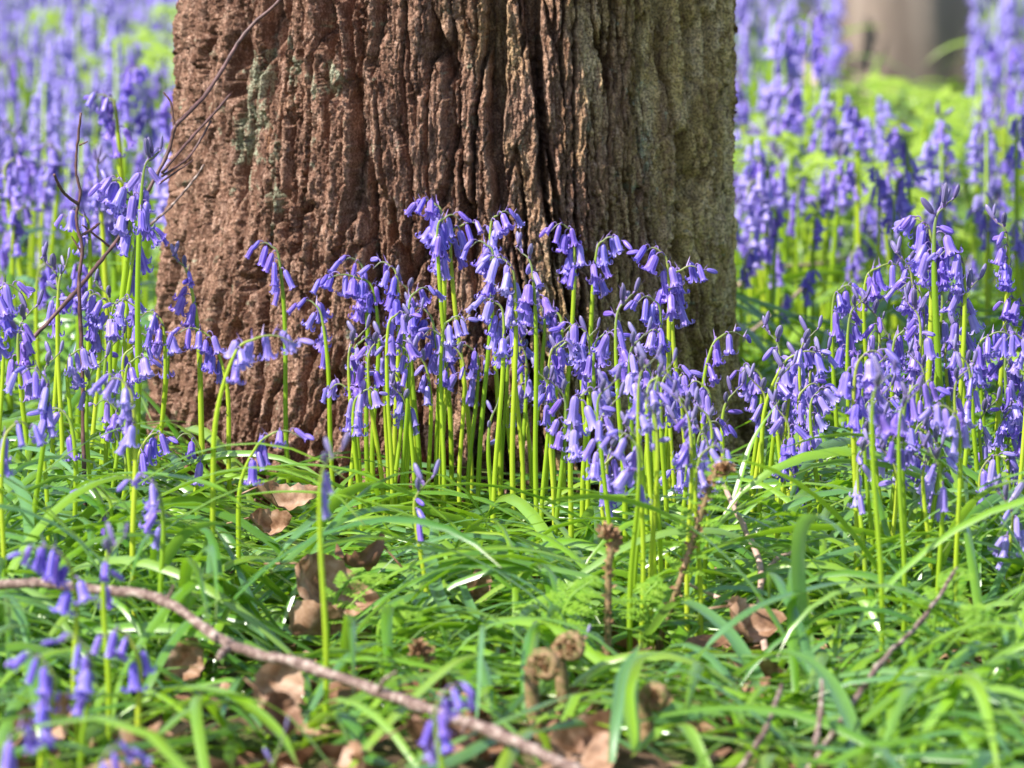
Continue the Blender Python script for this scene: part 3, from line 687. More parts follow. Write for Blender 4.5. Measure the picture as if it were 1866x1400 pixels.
while cnt < 1000:
    left = random.random() < .31
    d = 4.3 + 7.5*random.random()**.9; u = random.uniform(-160, 335) if left else random.uniform(1335, 2030)
    x = (u-933)*K*d
    if clearing(x, d) or in_trunk(x, d, .03) or any(math.hypot(x-fx, d-fd) < fr*1.15 for fx, fd, fr in FAR): continue
    if fbm(np.array([x*6+9]), np.array([d*3.0]), 2, 5)[0] < -.24: continue
    if any((q[0]-x)**2+(q[1]-d)**2 < .02**2 for q in placed): continue
    placed.append((x, d)); V, F, M_, C_ = sp[cnt % 14]; an = random.uniform(0, 6.28); k = random.uniform(.72, .98)
    Rm = np.array([[math.cos(an), -math.sin(an), 0], [math.sin(an), math.cos(an), 0], [0, 0, 1]])
    VV.append(V@Rm.T*k+np.array([x, d, gz(x, d)])); FF.append(F+off); MM.append(M_); CC.append(C_); off += len(V); cnt += 1
tag(link('bluebell_drift', mesh_np('bluebell_drift', np.concatenate(VV), np.concatenate(FF), [M_PET, M_STEM], np.concatenate(MM), True, np.concatenate(CC))),
    'hazy blue carpet of distant bluebells', 'bluebell carpet', kind='stuff')

# ------------------------------------------------------------------ strap leaves (the mat)
def strap(mb, base, az, length, elev, bend, wid, rnd, twist=0.0, segs=13, cup=.25, lift=.004, side=0.0):
    rows = []; cols = []
    p = Vector(base); a = az
    ds = length/(segs-1); el = elev
    for i in range(segs):
        t = i/(segs-1)
        d = Vector((math.cos(a)*math.cos(el), math.sin(a)*math.cos(el), math.sin(el)))
        s = Vector((-math.sin(a), math.cos(a), 0)); nrm = d.cross(s)*-1
        tw = twist*t; s2 = s*math.cos(tw) + nrm*math.sin(tw); n2 = nrm*math.cos(tw) - s*math.sin(tw)
        w_ = wid*.5*(min(1, .45+t*2.2))*(1-max(0, (t-.55)/.45)**2.2)
        w_ = max(w_, .0002)
        row = []; cr = []
        for q in (-1, -.5, 0, .5, 1):
            pt = p + s2*q*w_ + n2*(q*q*cup*w_)
            row.append((pt.x, pt.y, pt.z)); cr.append((rnd, t, q))
        rows.append(row); cols.append(cr)
        p = p + d*ds; a += side*ds
        el -= bend*ds*(.5+1.1*t)
        if p.z < gz(p.x, p.y)+lift and el < 0: el = max(el, -.02); p.z = gz(p.x, p.y)+lift
    return rows, cols
def hs(x, y):
    u = 933 + x/(K*y)
    if y > 3.9: return .9
    left = max(0, min(1, (640-u)/120)); return .80 - .20*(y < 2.74) - .16*(y > 3.1)*(u < 1400) + .08*left*(y > 2.9) - .14*max(0, min(1, (y-3.15)/.1))*(1-left) + .12*max(0, min(1, (u-1350)/150))
# things lying or standing in the leaves; blades that would bury them are left out
KEEP = [(588, 1085, 3.0, 46), (650, 1046, 3.05, 26), (562, 1150, 2.95, 34), (508, 1245, 2.76, 36), (338, 1205, 2.86, 28), (866, 1068, 3.08, 24), (1345, 1145, 2.95, 38), (1062, 1368, 2.66, 46),
        (486, 962, 3.25, 26), (520, 915, 3.3, 30), (772, 1180, 2.8, 20), (1028, 1175, 2.76, 32), (1028, 1225, 2.76, 22), (972, 1205, 2.72, 40), (972, 1265, 2.72, 28), (1175, 1270, 2.68, 34), (1178, 1325, 2.68, 24),
        (680, 1055, 2.95, 34), (1060, 1080, 2.9, 36), (1290, 890, 2.98, 34), (1200, 1070, 2.95, 26), (1265, 980, 2.98, 18), (1270, 1075, 3.04, 12), (1330, 1098, 3.02, 12), (1430, 1012, 3.05, 12)]
KEEP += [(1110, v, 2.9, 20 if v < 1010 else 9) for v in range(960, 1190, 22)]
for a, b in (((1318, 885), (1385, 1040)), ((1385, 1040), (1388, 1120)), ((1388, 1120), (1400, 1215))): KEEP += [(a[0]+(b[0]-a[0])*t/8, a[1]+(b[1]-a[1])*t/8, 3.0, 9) for t in range(9)]
KEEP += [(1480+265*t/22, 1395-355*t/22, 2.62+.24*t/22, 8) for t in range(23)]
KEEP += [(1350+75*t/6, 1400-150*t/6, 2.62, 9) for t in range(7)] + [(1490, v, 2.61, 9) for v in range(1240, 1360, 18)]
KEEP += [(u, v, 2.98, 7) for u in (1137, 1152, 1186) for v in range(960, 1200, 16)] + [(u, v, 3.0, 6) for u in (1100, 1215, 1240) for v in range(960, 1110, 16)]
KEEP += [(u, v, 3.0, 6) for u in (1600, 1640, 1680, 1720, 1826) for v in range(960, 1130, 16)]
_bp = catmull([(60, 1062, 2.82), (150, 1072, 2.80), (290, 1092, 2.77), (420, 1175, 2.73), (560, 1215, 2.69), (760, 1285, 2.63), (900, 1335, 2.57)], 9)
KEEP += [(p.x, p.y, p.z, 9) for i, p in enumerate(_bp) if i % 9 != 4]
KEEP = np.array(KEEP)
def buries(rows):
    c = np.array([r[2] for r in rows]); hw = np.array([abs(r[4][0]-r[0][0]) for r in rows])*.5
    dd = c[:, 1]*math.cos(PITCH) - (c[:, 2]-CAM_H)*math.sin(PITCH); up = c[:, 1]*math.sin(PITCH) + (c[:, 2]-CAM_H)*math.cos(PITCH)
    U = 933 + c[:, 0]/dd/K; V = 700 - up/dd/K; W = hw/dd/K
    near_ = (c[:, 1][:, None] < KEEP[:, 2][None]+.01)
    d2 = np.hypot(U[:, None]-KEEP[:, 0][None], V[:, None]-KEEP[:, 1][None]) < KEEP[:, 3][None]+W[:, None]
    if ((V < 815) & (U > 560) & (U < 1330)).any(): return True
    return bool((near_ & d2).any())
def mat_field(name, label_kind, n, fn, length, mat):
    mb = MB(); c = 0
    while c < n:
        x, y, dens, lk = fn()
        if in_trunk(x, y, .015): continue
        if y < 3.9 and fbm(np.array([x*7.]), np.array([y*7.]), 2, 8)[0] < (-.02 if (y < 2.85 and x < .02) else -.20): continue
        # a tuft of leaves from one bulb
        m = random.randint(4, 7); a0 = random.uniform(0, 6.28)
        for k in range(m):
            a = a0 + k*2.4 + random.uniform(-.5, .5)
            L_ = random.uniform(.11, .27)*lk; hk = hs(x, y)
            el = random.uniform(.5, 1.4)*hk; bend = random.uniform(8, 17)/(L_/.18)
            wid = random.uniform(.0034, .0076); tw = random.uniform(-1.2, 1.2); rnd = random.random(); sd = random.uniform(-4, 4)
            rows, cols = strap(mb, (x+random.uniform(-.008, .008), y+random.uniform(-.008, .008), gz(x, y)-.003), a, L_, el, bend, wid, rnd, tw, side=sd, lift=random.uniform(.003, .03))
            if any(in_trunk(r[2][0], r[2][1], .004) for r in rows[::2]): continue
            if y < 3.6 and buries(rows): continue
            mb.grid(np.array(rows), 0, False, np.array(cols)); c += 1
    return tag(link(name, mb.mesh(name, mat)), kind='stuff')
def near():
    d = random.uniform(2.60, 3.95); u = random.uniform(-150, 2020); x = (u-933)*K*d
    if 600 < u < 940 and d > 3.2 and random.random() < .75: return near()
    if d < 2.85 and u < 1150 and random.random() < .6: return near()
    lk = 1.0
    if u < 620 and d > 3.0: lk = 1.15
    return x, d, 1, lk
def far():
    d = 3.6 + 8*random.random()**1.3; u = random.uniform(-200, 2070)
    if 380 < u < 1280: return far()
    return (u-933)*K*d, d, 1, .95
tag(mat_field('leaf_mat', '', 3000, near, .2, M_LEAF), 'tangle of arching strap leaves covering the ground', 'ground cover')
tag(mat_field('far_leaf_mat', '', 3800, far, .2, M_LEAFY), 'mass of green leaves under the background bluebells', 'ground cover')

# the same growth carries on beside and behind what the photo frames: whole tufts, repeated
def inside(x, y, m=0.0): return abs(x) < .0935*y + m and not (y > 3.8 and -.055*y-.03 < x < .045*y+.03 and y < 12)
tufts = []
for _ in range(16):
    mb = MB(); m = random.randint(5, 8); a0 = random.uniform(0, 6.28)
    for k in range(m):
        L_ = random.uniform(.12, .25)
        rows, cols = strap(mb, (random.uniform(-.008, .008), random.uniform(-.008, .008), -.003), a0+k*2.4+random.uniform(-.5, .5), L_, random.uniform(.4, 1.2)*.8, random.uniform(8, 16)/(L_/.18), random.uniform(.004, .0085), random.random(), random.uniform(-1, 1), segs=8, side=random.uniform(-4, 4), lift=random.uniform(.004, .03))
        mb.grid(np.array(rows), 0, False, np.array(cols))
    tufts.append((np.concatenate(mb.V), np.concatenate(mb.F), np.concatenate(mb.C)))
def replicate(name, n, xr, yr, mat, label, cat, src, mats2=None, gap=.02, skip=.10, tint=None):
    VV = []; FF = []; CC = []; MM = []; off = 0; c = 0; tries = 0
    while c < n and tries < n*30:
        tries += 1
        y = yr[0] + (yr[1]-yr[0])*random.random(); x = random.uniform(-1, 1)*(xr + .06*y)
        if inside(x, y, skip) or in_trunk(x, y, .05) or any(math.hypot(x-fx, y-fd) < fr*1.3 for fx, fd, fr in FAR): continue
        t = src[random.randrange(len(src))]; an = random.uniform(0, 6.28); k = random.uniform(.85, 1.15)
        Rm = np.array([[math.cos(an), -math.sin(an), 0], [math.sin(an), math.cos(an), 0], [0, 0, 1]])
        VV.append(t[0]@Rm.T*k+np.array([x, y, gz(x, y)])); FF.append(t[1]+off); CC.append(t[-1]); off += len(t[0]); c += 1
        if len(t) == 4: MM.append(t[2])
    return tag(link(name, mesh_np(name, np.concatenate(VV), np.concatenate(FF), mat, np.concatenate(MM) if MM else None, True, np.concatenate(CC))), label, cat, kind='stuff')
replicate('outer_leaf_mat', 1900, .75, (2.3, 8.5), M_LEAF, 'strap leaves growing on beyond the framed patch and behind the trunk', 'ground cover', tufts, skip=.02)
replicate('outer_bluebell_drift', 900, .75, (3.0, 9.0), [M_PET, M_STEM], 'bluebells growing on beyond the framed patch and behind the trunk', 'bluebell carpet', sp, skip=.07)

# singled-out leaves, each a thing: list of (u, v, d) along the midrib
def hero_leaf(pts, wid, label, rnd=.5, roll=0.0, name='strap_leaf'):
    cp = catmull([P(*p) for p in pts], 8); n = len(cp); mb = MB(); rows = []; cols = []
    for i, p in enumerate(cp):
        t = i/(n-1); d = (cp[min(n-1, i+1)]-cp[max(0, i-1)]).normalized()
        up = Vector((0, 0, 1)); s = d.cross(up)
        s = s.normalized() if s.length > .15 else Vector((1, 0, 0))
        # face the blade partly towards the light
        s = (s + Vector((0, -.25, 0))).normalized(); s = (s-d*s.dot(d)).normalized(); nn = s.cross(d)
        if nn.z < 0: nn = -nn
        a = roll*t; s2 = s*math.cos(a)+nn*math.sin(a); n2 = nn*math.cos(a)-s*math.sin(a)
        w_ = wid*.36*min(1, .6+t*1.6)*(1-max(0, (t-.6)/.4)**2.3); w_ = max(w_, .0002)
        rows.append([tuple(p+s2*q*w_+n2*q*q*.3*w_) for q in (-1, -.5, 0, .5, 1)]); cols.append([(rnd, t, q) for q in (-1, -.5, 0, .5, 1)])
    mb.grid(np.array(rows), 0, False, np.array(cols))
    o = link(name, mb.mesh(name, M_LEAF)); tag(o, label, 'leaf', 'long bluebell leaves seen one by one'); return o
HL = [
 ([(620, 1010, 3.2), (720, 1000, 3.12), (775, 1005, 3.05), (800, 1090, 2.98), (850, 1170, 2.92), (880, 1290, 2.86)], .011, 'long leaf with white sheen bending down right of the brown leaf, centre', .85),
 ([(840, 1060, 3.0), (870, 1150, 2.95), (885, 1260, 2.85), (905, 1380, 2.75)], .009, 'narrow bluish leaf hanging down towards bottom centre', .8),
 ([(330, 1300, 2.75), (280, 1280, 2.74), (330, 1255, 2.7), (420, 1270, 2.66), (500, 1330, 2.62), (545, 1400, 2.6)], .012, 'broad leaf arching over to the right in the lower left foreground', .45),
 ([(640, 1400, 2.62), (700, 1330, 2.64), (760, 1270, 2.66), (830, 1210, 2.68), (880, 1190, 2.7)], .010, 'bright green straight leaf rising rightwards at the bottom centre', .97),
 ([(1280, 1000, 3.1), (1330, 930, 3.12), (1370, 810, 3.14), (1420, 730, 3.15)], .0055, 'leaf rising steeply to the right beside the trunk foot', .4),
 ([(560, 930, 3.3), (640, 895, 3.25), (760, 885, 3.2), (880, 915, 3.15), (960, 955, 3.1)], .006, 'thin dark leaf arching over the bases of the central stems', .2),
 ([(300, 930, 3.2), (400, 880, 3.15), (520, 850, 3.12), (640, 860, 3.1), (740, 900, 3.08)], .009, 'long level leaf sweeping right below the lower left bark', .3),
 ([(250, 1000, 3.1), (360, 930, 3.05), (480, 900, 3.02), (620, 905, 3.0), (760, 945, 3.0), (880, 990, 3.0)], .008, 'second long level leaf sweeping right, below the first', .5),
 ([(60, 960, 3.1), (160, 880, 3.08), (260, 865, 3.05), (380, 885, 3.0), (450, 930, 2.98)], .011, 'leaf arching low across the left side', .35),
 ([(1440, 1180, 2.8), (1480, 1230, 2.78), (1520, 1300, 2.75), (1560, 1400, 2.7)], .011, 'blue-green leaf hanging to the bottom right of centre', .8),
 ([(1180, 1160, 2.95), (1240, 1100, 2.9), (1330, 1160, 2.85), (1400, 1290, 2.8), (1400, 1370, 2.75)], .013, 'glossy leaf with a white streak bending down, bottom right of centre', .82),
 ([(1230, 1260, 2.8), (1290, 1180, 2.78), (1380, 1110, 2.8), (1500, 1070, 2.85), (1580, 1060, 2.9)], .010, 'leaf climbing right from the bottom, centre right', .82),
 ([(1340, 1230, 2.75), (1420, 1190, 2.72), (1500, 1230, 2.7), (1550, 1320, 2.65), (1560, 1400, 2.6)], .012, 'wide leaf arching down near the bottom right stems', .7),
 ([(1620, 1150, 2.9), (1700, 1100, 2.85), (1800, 1130, 2.8), (1860, 1210, 2.75)], .012, 'leaf bending over at the lower right edge', .84),
 ([(1480, 1400, 2.62), (1560, 1330, 2.65), (1660, 1250, 2.7), (1780, 1210, 2.75)], .009, 'straight leaf rising right in the bottom right corner', .4),
 ([(1115, 1390, 2.6), (1125, 1300, 2.62), (1135, 1230, 2.66), (1170, 1170, 2.7)], .008, 'broad vertical leaf with a pale middle stripe at the bottom', .82),
 ([(1160, 1370, 2.62), (1150, 1300, 2.65), (1150, 1240, 2.68), (1170, 1200, 2.72), (1230, 1190, 2.75)], .011, 'leaf curving like a hook near the lower curled fern', .5),
 ([(1290, 1400, 2.6), (1250, 1330, 2.62), (1210, 1330, 2.64), (1150, 1380, 2.62)], .010, 'short bent leaf at the bottom below the curled ferns', .6),
 ([(480, 1050, 3.0), (530, 990, 3.0), (570, 950, 3.02), (600, 930, 3.05)], .009, 'short pale leaf pointing down left under the bark', .84),
 ([(410, 1060, 3.0), (450, 1120, 2.95), (480, 1180, 2.9), (510, 1240, 2.88)], .010, 'leaf with white sheen slanting down beside the fallen branch', .84),
 ([(740, 1400, 2.58), (840, 1350, 2.6), (960, 1300, 2.62), (1060, 1260, 2.7)], .008, 'thin leaf crossing the bottom centre', .9),
]
for p_, w_, l_, r_ in HL: hero_leaf(p_, w_, l_, r_)

# ------------------------------------------------------------------ twigs and the fallen branch
def twig(name, label, cat, pts, r0, r1, mat, branches=(), knob=.25, group=None):
    """branches: (pts, r0, r1) -- each a part"""
    root = empty(name, tuple(P(*pts[0]))); tag(root, label, cat, group); o0 = P(*pts[0])
    def rod(ps, a, b, nm):
        cp = catmull([P(*q)-o0 for q in ps], 10); n = len(cp); mb = MB()
        cp2 = [p + Vector((random.uniform(-1, 1), 0, random.uniform(-1, 1)))*a*.2 for p in cp]
        rr = [(a+(b-a)*i/(n-1))*(1+random.uniform(-.13, .13) + (knob if i % 10 == 0 and 0 < i < n-1 else 0)) for i in range(n)]
        mb.tube(cp2, rr, 0, 10); return link(nm, mb.mesh(nm, mat), root)
    rod(pts, r0, r1, 'main_stem')
    for b in branches: rod(b[0], b[1], b[2], 'side_twig')
    return root
twig('fallen_branch', 'long bare reddish fallen branch sloping down across the lower left', 'branch',
     [(-60, 1072, 2.84), (60, 1062, 2.82), (150, 1072, 2.80), (290, 1092, 2.77), (420, 1175, 2.73), (560, 1215, 2.69), (760, 1285, 2.63), (900, 1335, 2.57), (1040, 1400, 2.51), (1120, 1450, 2.48)], .0024, .0031, M_TWIG,
     [([(300, 1095, 2.77), (312, 1080, 2.765), (316, 1068, 2.76)], .0010, .0007), ([(690, 1262, 2.65), (700, 1240, 2.64), (722, 1224, 2.63)], .0012, .0007), ([(850, 1318, 2.59), (842, 1338, 2.585)], .0013, .0010), ([(424, 1178, 2.73), (405, 1190, 2.72), (398, 1200, 2.71)], .0022, .0016)])
twig('twig', 'forked pinkish twig standing right of the trunk foot', 'twig', [(1318, 885, 3.12), (1355, 960, 3.08), (1385, 1030, 3.04), (1385, 1110, 3.0), (1400, 1225, 2.95)], .0014, .0021, M_TWIGP,
     [([(1387, 1060, 3.03), (1415, 1020, 3.05), (1450, 1005, 3.06)], .0018, .0009), ([(1340, 920, 3.1), (1350, 890, 3.1)], .0008, .0005)])
twig('twig', 'short pale twig running left from the forked one', 'twig', [(1248, 1062, 3.05), (1300, 1085, 3.04), (1350, 1108, 3.02), (1383, 1135, 3.0)], .0009, .0014, M_TWIGP, [([(1300, 1085, 3.04), (1315, 1100, 3.03)], .0008, .0005)])
twig('twig', 'thin twig slanting from the bottom up to the right', 'twig', [(1470, 1410, 2.62), (1530, 1320, 2.68), (1600, 1215, 2.74), (1680, 1130, 2.8), (1745, 1035, 2.86)], .0021, .0010, M_TWIG)
twig('twig', 'blurred twig slanting at the bottom, left of the long one', 'twig', [(1345, 1410, 2.6), (1395, 1330, 2.64), (1425, 1250, 2.7)], .0017, .0012, M_TWIG)
twig('twig', 'blurred upright twig stub at the bottom right', 'twig', [(1485, 1360, 2.6), (1495, 1300, 2.62), (1498, 1240, 2.64)], .0015, .0010, M_TWIG)
twig('twig', 'thin brown twig leaning right in the lower right corner', 'twig', [(1800, 1410, 2.6), (1840, 1350, 2.62), (1880, 1300, 2.64)], .0020, .0016, M_TWIG)
twig('twig', 'dark bare forked twig standing left of the trunk', 'twig', [(158, 1060, 3.3), (152, 800, 3.3), (149, 640, 3.3), (144, 520, 3.3), (150, 452, 3.3), (139, 400, 3.3), (146, 350, 3.3), (138, 300, 3.3), (148, 205, 3.3)], .0014, .0007, M_TWIGD,
     [([(142, 372, 3.3), (115, 350, 3.29), (98, 318, 3.28)], .0011, .0008), ([(147, 430, 3.3), (165, 420, 3.31), (180, 408, 3.32)], .001, .0008), ([(144, 265, 3.3), (160, 258, 3.3)], .0006, .0004), ([(148, 460, 3.3), (130, 430, 3.3)], .0007, .0004)])
twig('twig', 'long twig climbing right across the upper left bark', 'twig', [(30, 650, 3.34), (130, 540, 3.36), (180, 480, 3.38), (240, 400, 3.4), (300, 290, 3.42), (320, 228, 3.42)], .0013, .0012, M_TWIGD,
     [([(320, 228, 3.42), (380, 165, 3.44), (445, 62, 3.46), (505, 5, 3.46), (560, -60, 3.46)], .0014, .0010), ([(295, 315, 3.42), (350, 250, 3.44), (385, 212, 3.45), (420, 172, 3.46)], .0010, .0007),
      ([(295, 322, 3.42), (345, 285, 3.44), (385, 220, 3.45)], .0009, .0006), ([(318, 235, 3.42), (312, 190, 3.42), (298, 168, 3.42)], .0008, .0005), ([(200, 450, 3.39), (150, 410, 3.38)], .0008, .0006), ([(290, 335, 3.42), (352, 292, 3.44)], .0007, .0005)])
twig('twig', 'faint straight twig against the left bark below the long one', 'twig', [(250, 430, 3.44), (310, 378, 3.46), (355, 325, 3.47), (372, 300, 3.47)], .0009, .0007, M_TWIG)
twig('twig', 'pale dry twig slanting behind the flowers, right background', 'twig', [(1345, 520, 4.3), (1400, 490, 4.35), (1500, 480, 4.4), (1575, 462, 4.45)], .0016, .0012, M_TWIGP)
twig('twig', 'pale dry stalk lying across leaves at the right of the trunk', 'twig', [(1330, 640, 4.0), (1400, 580, 4.1), (1465, 525, 4.2)], .0018, .0014, M_TWIGP)

# ------------------------------------------------------------------ dead leaves
def dead_leaf_mesh(L_, W_, curl, fold, mat, seed):
    r_ = random.Random(seed); nu, nv = 17, 11
    pts = np.zeros((nu, nv, 3))
    ph = r_.uniform(0, 6)
    for i in range(nu):
        t = i/(nu-1); w_ = W_*.5*(math.sin(math.pi*min(1, t**.85))**.75)*(1+.05*math.sin(t*40))+.0004
        for j in range(nv):
            q = (j/(nv-1))*2-1
            x = (t-.5)*L_; y = q*w_
            z = fold*abs(q)*w_*1.4 + curl*(x*x)/L_*2.2 + .0022*math.sin(t*9+q*3+ph)*abs(q) + .0012*math.sin(t*30)*abs(q)
            z += .004*math.sin(q*2.2+t*4+ph)
            pts[i, j] = (x, y, z)
    mb = MB(); mb.grid(pts); mb.tube([(-L_*.5-.012, 0, curl*.002), (-L_*.5, 0, curl*L_*.5)], .0006, 0, 5)
    return mb.mesh('dead_leaf', mat)
def dead(u, v, d, L_, W_, rot, label, curl=.6, fold=.5, mat=None, seed=0):
    o = link('dead_leaf', dead_leaf_mesh(L_*.84, W_*.84, curl, fold, mat or M_DEAD, seed)); o.location = P(u, v, d)
    o.rotation_euler = rot; tag(o, label, 'dead leaf', 'brown dead leaves lying among the green'); return o
dead(588, 1085, 3.02, .062, .042, (1.1, .5, .2), 'large curled brown beech leaf under the stems, centre left', .9, .6, seed=1)
dead(650, 1046, 3.05, .034, .018, (.7, .1, 2.9), 'small rusty rolled leaf atop the large brown one', 1.2, .9, M_DEADD, 2)
dead(562, 1150, 2.95, .050, .036, (.9, .3, 2.4), 'brown leaf just under the large curled one, above the branch', .5, .4, seed=3)
dead(508, 1245, 2.76, .040, .030, (1.35, -1.2, .3), 'brown leaf hanging upright below the fallen branch', .3, .3, seed=4)
dead(338, 1205, 2.86, .034, .024, (1.2, -1.1, .2), 'pale sunlit dead leaf behind the yellow stem at left', .4, .2, seed=5)
dead(866, 1068, 3.08, .034, .018, (1.4, -1.2, .4), 'upright pointed brown leaf in the centre of the green', .5, .8, seed=6)
dead(1345, 1145, 2.95, .040, .034, (.9, .4, .5), 'crumpled pinkish-brown leaf beneath the forked twig', .9, .4, seed=7)
dead(1062, 1368, 2.66, .044, .032, (.8, -.4, .4), 'crumpled light brown leaf at the bottom centre', .8, .7, seed=8)
dead(486, 962, 3.25, .030, .020, (.9, .1, .2), 'small orange-brown leaf between green blades below the left bark', .8, .5, seed=9)
dead(520, 915, 3.3, .044, .022, (.5, .1, .1), 'pale brown leaf lying at the foot of the left bark', .5, .3, seed=10)
dead(500, 1305, 2.66, .030, .026, (1.2, .9, .2), 'dark brown leaf under the hanging one near the bottom', .5, .3, M_DEADD, 11)
dead(790, 1365, 2.62, .05, .03, (.5, .2, .6), 'dull brown leaf on the soil at the bottom edge', .6, .4, M_DEADD, 12)
dead(250, 1370, 2.64, .04, .03, (.6, .3, 2.0), 'orange-brown leaf in the lower left corner', .6, .4, seed=13)
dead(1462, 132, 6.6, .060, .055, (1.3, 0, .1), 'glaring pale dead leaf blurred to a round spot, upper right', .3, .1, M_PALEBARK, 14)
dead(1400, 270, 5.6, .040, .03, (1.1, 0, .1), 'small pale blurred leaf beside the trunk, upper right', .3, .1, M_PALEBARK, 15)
dead(70, 1335, 2.66, .045, .03, (.7, -.3, 1.0), 'brown leaf on the soil at the lower left edge', .6, .3, seed=16)
# litter on the soil
mb = MB()
for i in range(1500):
    d = random.uniform(2.4, 4.2) if i < 1150 else random.uniform(4.2, 8); u = random.uniform(-120, 1990); x = (u-933)*K*d
    if in_trunk(x, d, .01): continue
    if u > 1000 and d < 3 and random.random() < .4: continue
    L_ = random.uniform(.010, .038); W_ = L_*random.uniform(.4, .8); M = Matrix.Translation((x, d, gz(x, d)+random.uniform(.003, .014))) @ Matrix.Rotation(random.uniform(0, 6.28), 4, 'Z') @ Matrix.Rotation(random.gauss(0, .45), 4, 'X') @ Matrix.Rotation(random.gauss(0, .3), 4, 'Y')
    pts = []; cu = random.uniform(-.6, .9)
    for a in range(5):
        t = a/4; ww = W_*.5*math.sin(math.pi*(.06+.88*t))
        pts.append([tuple(M @ Vector(((t-.5)*L_, q*ww, cu*abs(q)*ww+cu*((t-.5)**2)*L_))) for q in (-1, 0, 1)])
    mb.grid(np.array(pts), i % 2)
tag(link('leaf_litter', mb.mesh('leaf_litter', [M_DEAD, M_DEADD])), 'scattered brown beech litter on the soil', 'leaf litter', kind='stuff')

# ------------------------------------------------------------------ ferns
def pinna(mb, o, d, up, L_, W_, n=7, mat=0):
    d = d.normalized(); s = d.cross(up).normalized(); up2 = s.cross(d)
    mb.tube([o, o+d*L_*.5-up2*L_*.03, o+d*L_-up2*L_*.12], [.0005, .0004, .0002], mat, 4)
    for k in range(n):
        t = (k+.5)/n; c = o+d*L_*t-up2*L_*.1*t*t; w_ = W_*(1-t)**.7*(.4+.6*min(1, t*5))
        for sg in (-1, 1):
            e = (s*sg + d*.35).normalized(); ln = w_; hw = L_/n*.42
            rows = []
            for a in range(4):
                q = a/3; hh = hw*math.sin(math.pi*(.12+.8*q))
                m = c + e*ln*q + up2*random.uniform(-.05, .1)*ln
                rows.append([tuple(m-d*hh-up2*hh*.3), tuple(m+up2*hh*.15), tuple(m+d*hh-up2*hh*.3)])
            mb.grid(np.array(rows), mat)
def fern(name, pts, L_p, W_p, npin, label, mat, curl=0, r=.0012, group=None, scaly=False, droop=.2):
    base = Vector(pts[0]); root = empty(name, tuple(base)); tag(root, label, 'fern', group)
    cp = [p-base for p in catmull(pts, 8)]; n = len(cp)
    if curl:
        d = (cp[-1]-cp[-2]).normalized(); c0 = cp[-1]; side = Vector((curl, -.55, 0)); R0 = max(.0040, r*2.25)
        # inward spiral in the X-Z plane
        nrm = (side - d*side.dot(d)).normalized(); cen = c0 + nrm*R0
        for k in range(1, 34):
            a = k*.34; rr = R0*(1-k/36)
            v = (-nrm*math.cos(a) + d*math.sin(a))*rr; cp.append(cen+v)
    mb = MB(); mm = len(cp)
    mb.tube(cp, [r*(1.25-.7*i/mm) for i in range(mm)], 0, 8)
    if scaly:
        for i in range(int(n*6)+(150 if curl else 0)):
            f = random.random(); p = cp[int(f*(n-1))] if i < n*6 else cp[random.randrange(n-1, mm)]; a = random.uniform(0, 6.28); e = Vector((math.cos(a), math.sin(a), random.uniform(-.3, .8))).normalized(); l_ = random.uniform(.002, .0055); s = e.orthogonal().normalized()*l_*.22
            mb.grid(np.array([[tuple(p-s), tuple(p+s)], [tuple(p+e*l_*.6-s), tuple(p+e*l_*.6+s)], [tuple(p+e*l_), tuple(p+e*l_)]]), 1)
    link('stalk', mb.mesh('stalk', [M_FIDDLE if scaly else mat, M_SCALE]), root)
    if npin:
        fb = MB()
        for k in range(npin):
            f = .25+.75*k/max(1, npin-1); i = int(f*(n-2)); p = cp[i]; t = (cp[i+1]-cp[i]).normalized()
            ll = L_p*math.sin(math.pi*(.12+.80*(1-f)/.75*.9)) if npin > 3 else L_p
            up = Vector((0, -.35, 1))
            s = t.cross(up).normalized()
            for sg in (-1, 1):
                pinna(fb, p, s*sg + t*.45 - Vector((0, 0, droop)), up, max(.008, ll)*random.uniform(.8, 1.15), W_p, 7, 0)
        link('leaflets', fb.mesh('leaflets', mat), root)
    return root
def gp(u, v, d): return P(u, v, d)
def ground_under(u, d): x = (u-933)*K*d; return Vector((x, d, gz(x, d)-.004))
# young fronds among the flowers
fern('fern_frond', [ground_under(590, 2.95), gp(600, 1130, 2.95), gp(635, 1060, 2.95), gp(700, 1050, 2.95)], .020, .006, 7, 'small lacy green frond in front of the large brown leaf', M_FERN)
fern('fern_frond', [ground_under(700, 2.9), gp(690, 1150, 2.9), gp(720, 1110, 2.9), gp(760, 1110, 2.9)], .014, .005, 6, 'tiny lacy frond right of the brown leaves', M_FERN)
fern('fern_frond', [ground_under(1010, 2.9), gp(1020, 1150, 2.9), gp(1040, 1090, 2.9), gp(1085, 1055, 2.9)], .022, .006, 8, 'light green lacy frond at the bottom centre left of the scaly curl', M_FERN)
fern('fern_frond', [ground_under(960, 2.92), gp(975, 1130, 2.92), gp(965, 1110, 2.92), gp(950, 1112, 2.92)], .014, .005, 5, 'small frond hooked left beside the lacy one', M_FERN)
fern('fern_frond', [ground_under(1190, 2.98), gp(1215, 1130, 2.98), gp(1255, 1010, 2.98), gp(1290, 900, 2.98), gp(1310, 850, 2.98)], .018, .006, 12, 'tall unfurling green frond with curled tip before the trunk foot', M_FERN, curl=1, scaly=True, r=.0016)
fern('fern_frond', [ground_under(1175, 2.95), gp(1180, 1130, 2.95), gp(1175, 1090, 2.95), gp(1200, 1060, 2.95)], .018, .006, 7, 'pale green lacy frond tangled in the central stems', M_FERN)
fern('fern_frond', [ground_under(1700, 2.85), gp(1700, 1160, 2.85), gp(1715, 1090, 2.85), gp(1760, 1040, 2.85)], .022, .006, 8, 'lacy frond at lower right behind the slanting twig', M_FERN)
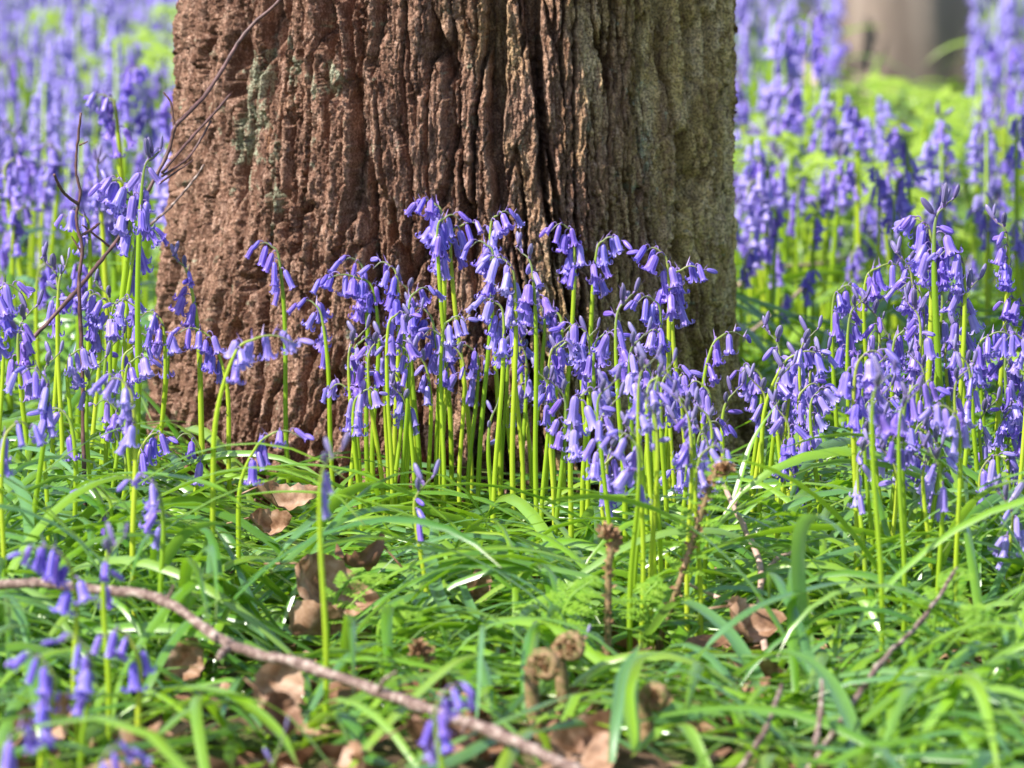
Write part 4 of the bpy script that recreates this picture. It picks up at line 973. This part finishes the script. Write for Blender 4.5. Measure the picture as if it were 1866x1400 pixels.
fern('fern_frond', [ground_under(1840, 2.75), gp(1830, 1190, 2.75), gp(1800, 1130, 2.75), gp(1760, 1110, 2.75)], .020, .006, 7, 'lacy frond at lower right edge', M_FERN)
fern('fern_frond', [ground_under(1780, 2.62), gp(1760, 1380, 2.62), gp(1790, 1340, 2.62), gp(1850, 1330, 2.62)], .022, .007, 7, 'leafy frond in the bottom right corner', M_FERN)
# fiddleheads
def fiddle(u0, pts, d, r, curl, label):
    p = [ground_under(u0, d)] + [gp(a, b, d) for a, b in pts]
    return fern('fiddlehead', p, 0, 0, 0, label, M_FIDDLE, curl=curl, r=r, scaly=True, group='curled fern fiddleheads')
fiddle(1108, [(1108, 1150), (1110, 1030), (1122, 985), (1118, 968)], 2.9, .0017, -1, 'tall thin scaly fiddlehead with small tight curl, in front of the central stems')
fiddle(985, [(972, 1290), (968, 1230), (970, 1210)], 2.72, .0033, 1, 'stout brown fiddlehead, left of the pair at bottom centre')
fiddle(1035, [(1026, 1260), (1018, 1190), (1020, 1175)], 2.76, .0031, 1, 'slimmer brown fiddlehead just behind the stout one, right of the pair')
fiddle(1178, [(1180, 1330), (1172, 1285), (1172, 1270)], 2.68, .0030, 1, 'single brown fiddlehead standing right of the pair, bottom')
fiddle(770, [(775, 1240), (780, 1200), (775, 1180)], 2.8, .0010, -1, 'tiny thin fiddlehead near the white-sheened leaf')
fiddle(880, [(885, 1330), (885, 1305), (885, 1300)], 2.7, .0010, -1, 'small brown fiddlehead near the bottom by the branch')
# blurred bright ferns behind
bf = [(1470, 178, 5.5), (1510, 200, 5.4), (1440, 260, 5.0), (1545, 330, 4.9), (1630, 238, 5.3), (1390, 300, 5.4), (1720, 180, 5.8), (1730, 280, 5.0), (1790, 210, 5.7), (1480, 300, 4.9), (1600, 300, 5.2), (1830, 660, 4.1),
      (195, 75, 6.4), (260, 70, 6.2), (290, 20, 6.8), (160, 20, 7.0), (240, 95, 5.8), (60, 30, 7), (1585, 150, 6.4), (1350, 215, 6.2)]
where = ['rising above the pale dead leaf spot, upper right', 'between the two far trunks, upper right', 'close to the big trunk edge, upper right', 'under the biggest blue heads, upper right', 'in front of the grey trunk foot, arching',
 'low beside the big trunk edge, right', 'just under the grey trunk, right part', 'right of the arching one by the grey trunk', 'at the far right above the blue drift', 'in the middle of the upper right drift', 'behind the arched purple bluebell, right', 'behind the stems at the right edge, low',
 'near the trunk, upper left', 'brightest one touching the trunk edge, upper left', 'at the top edge beside the trunk, left', 'at the top edge, left', 'a little below the brightest one, upper left', 'in the top left corner', 'at the foot of the grey trunk, its left side', 'small one touching the big trunk edge, upper right']
for i, (u, v, d) in enumerate(bf):
    d *= .90; sd = random.choice([-1, 1]); h0 = P(u, v, d)
    g0 = ground_under(u - sd*50, d)
    side = 'right' if u > 900 else 'left'
    fern('fern', [g0, g0.lerp(h0, .55)+Vector((-sd*.01, 0, .02)), h0, h0+Vector((sd*.05, -.02, -.008)), h0+Vector((sd*.09, -.04, -.035))], .040, .011, 10,
         'blurred yellow-green fern ' + where[i], M_FERNB, r=.0018, group='bright ferns in the %s background' % side)
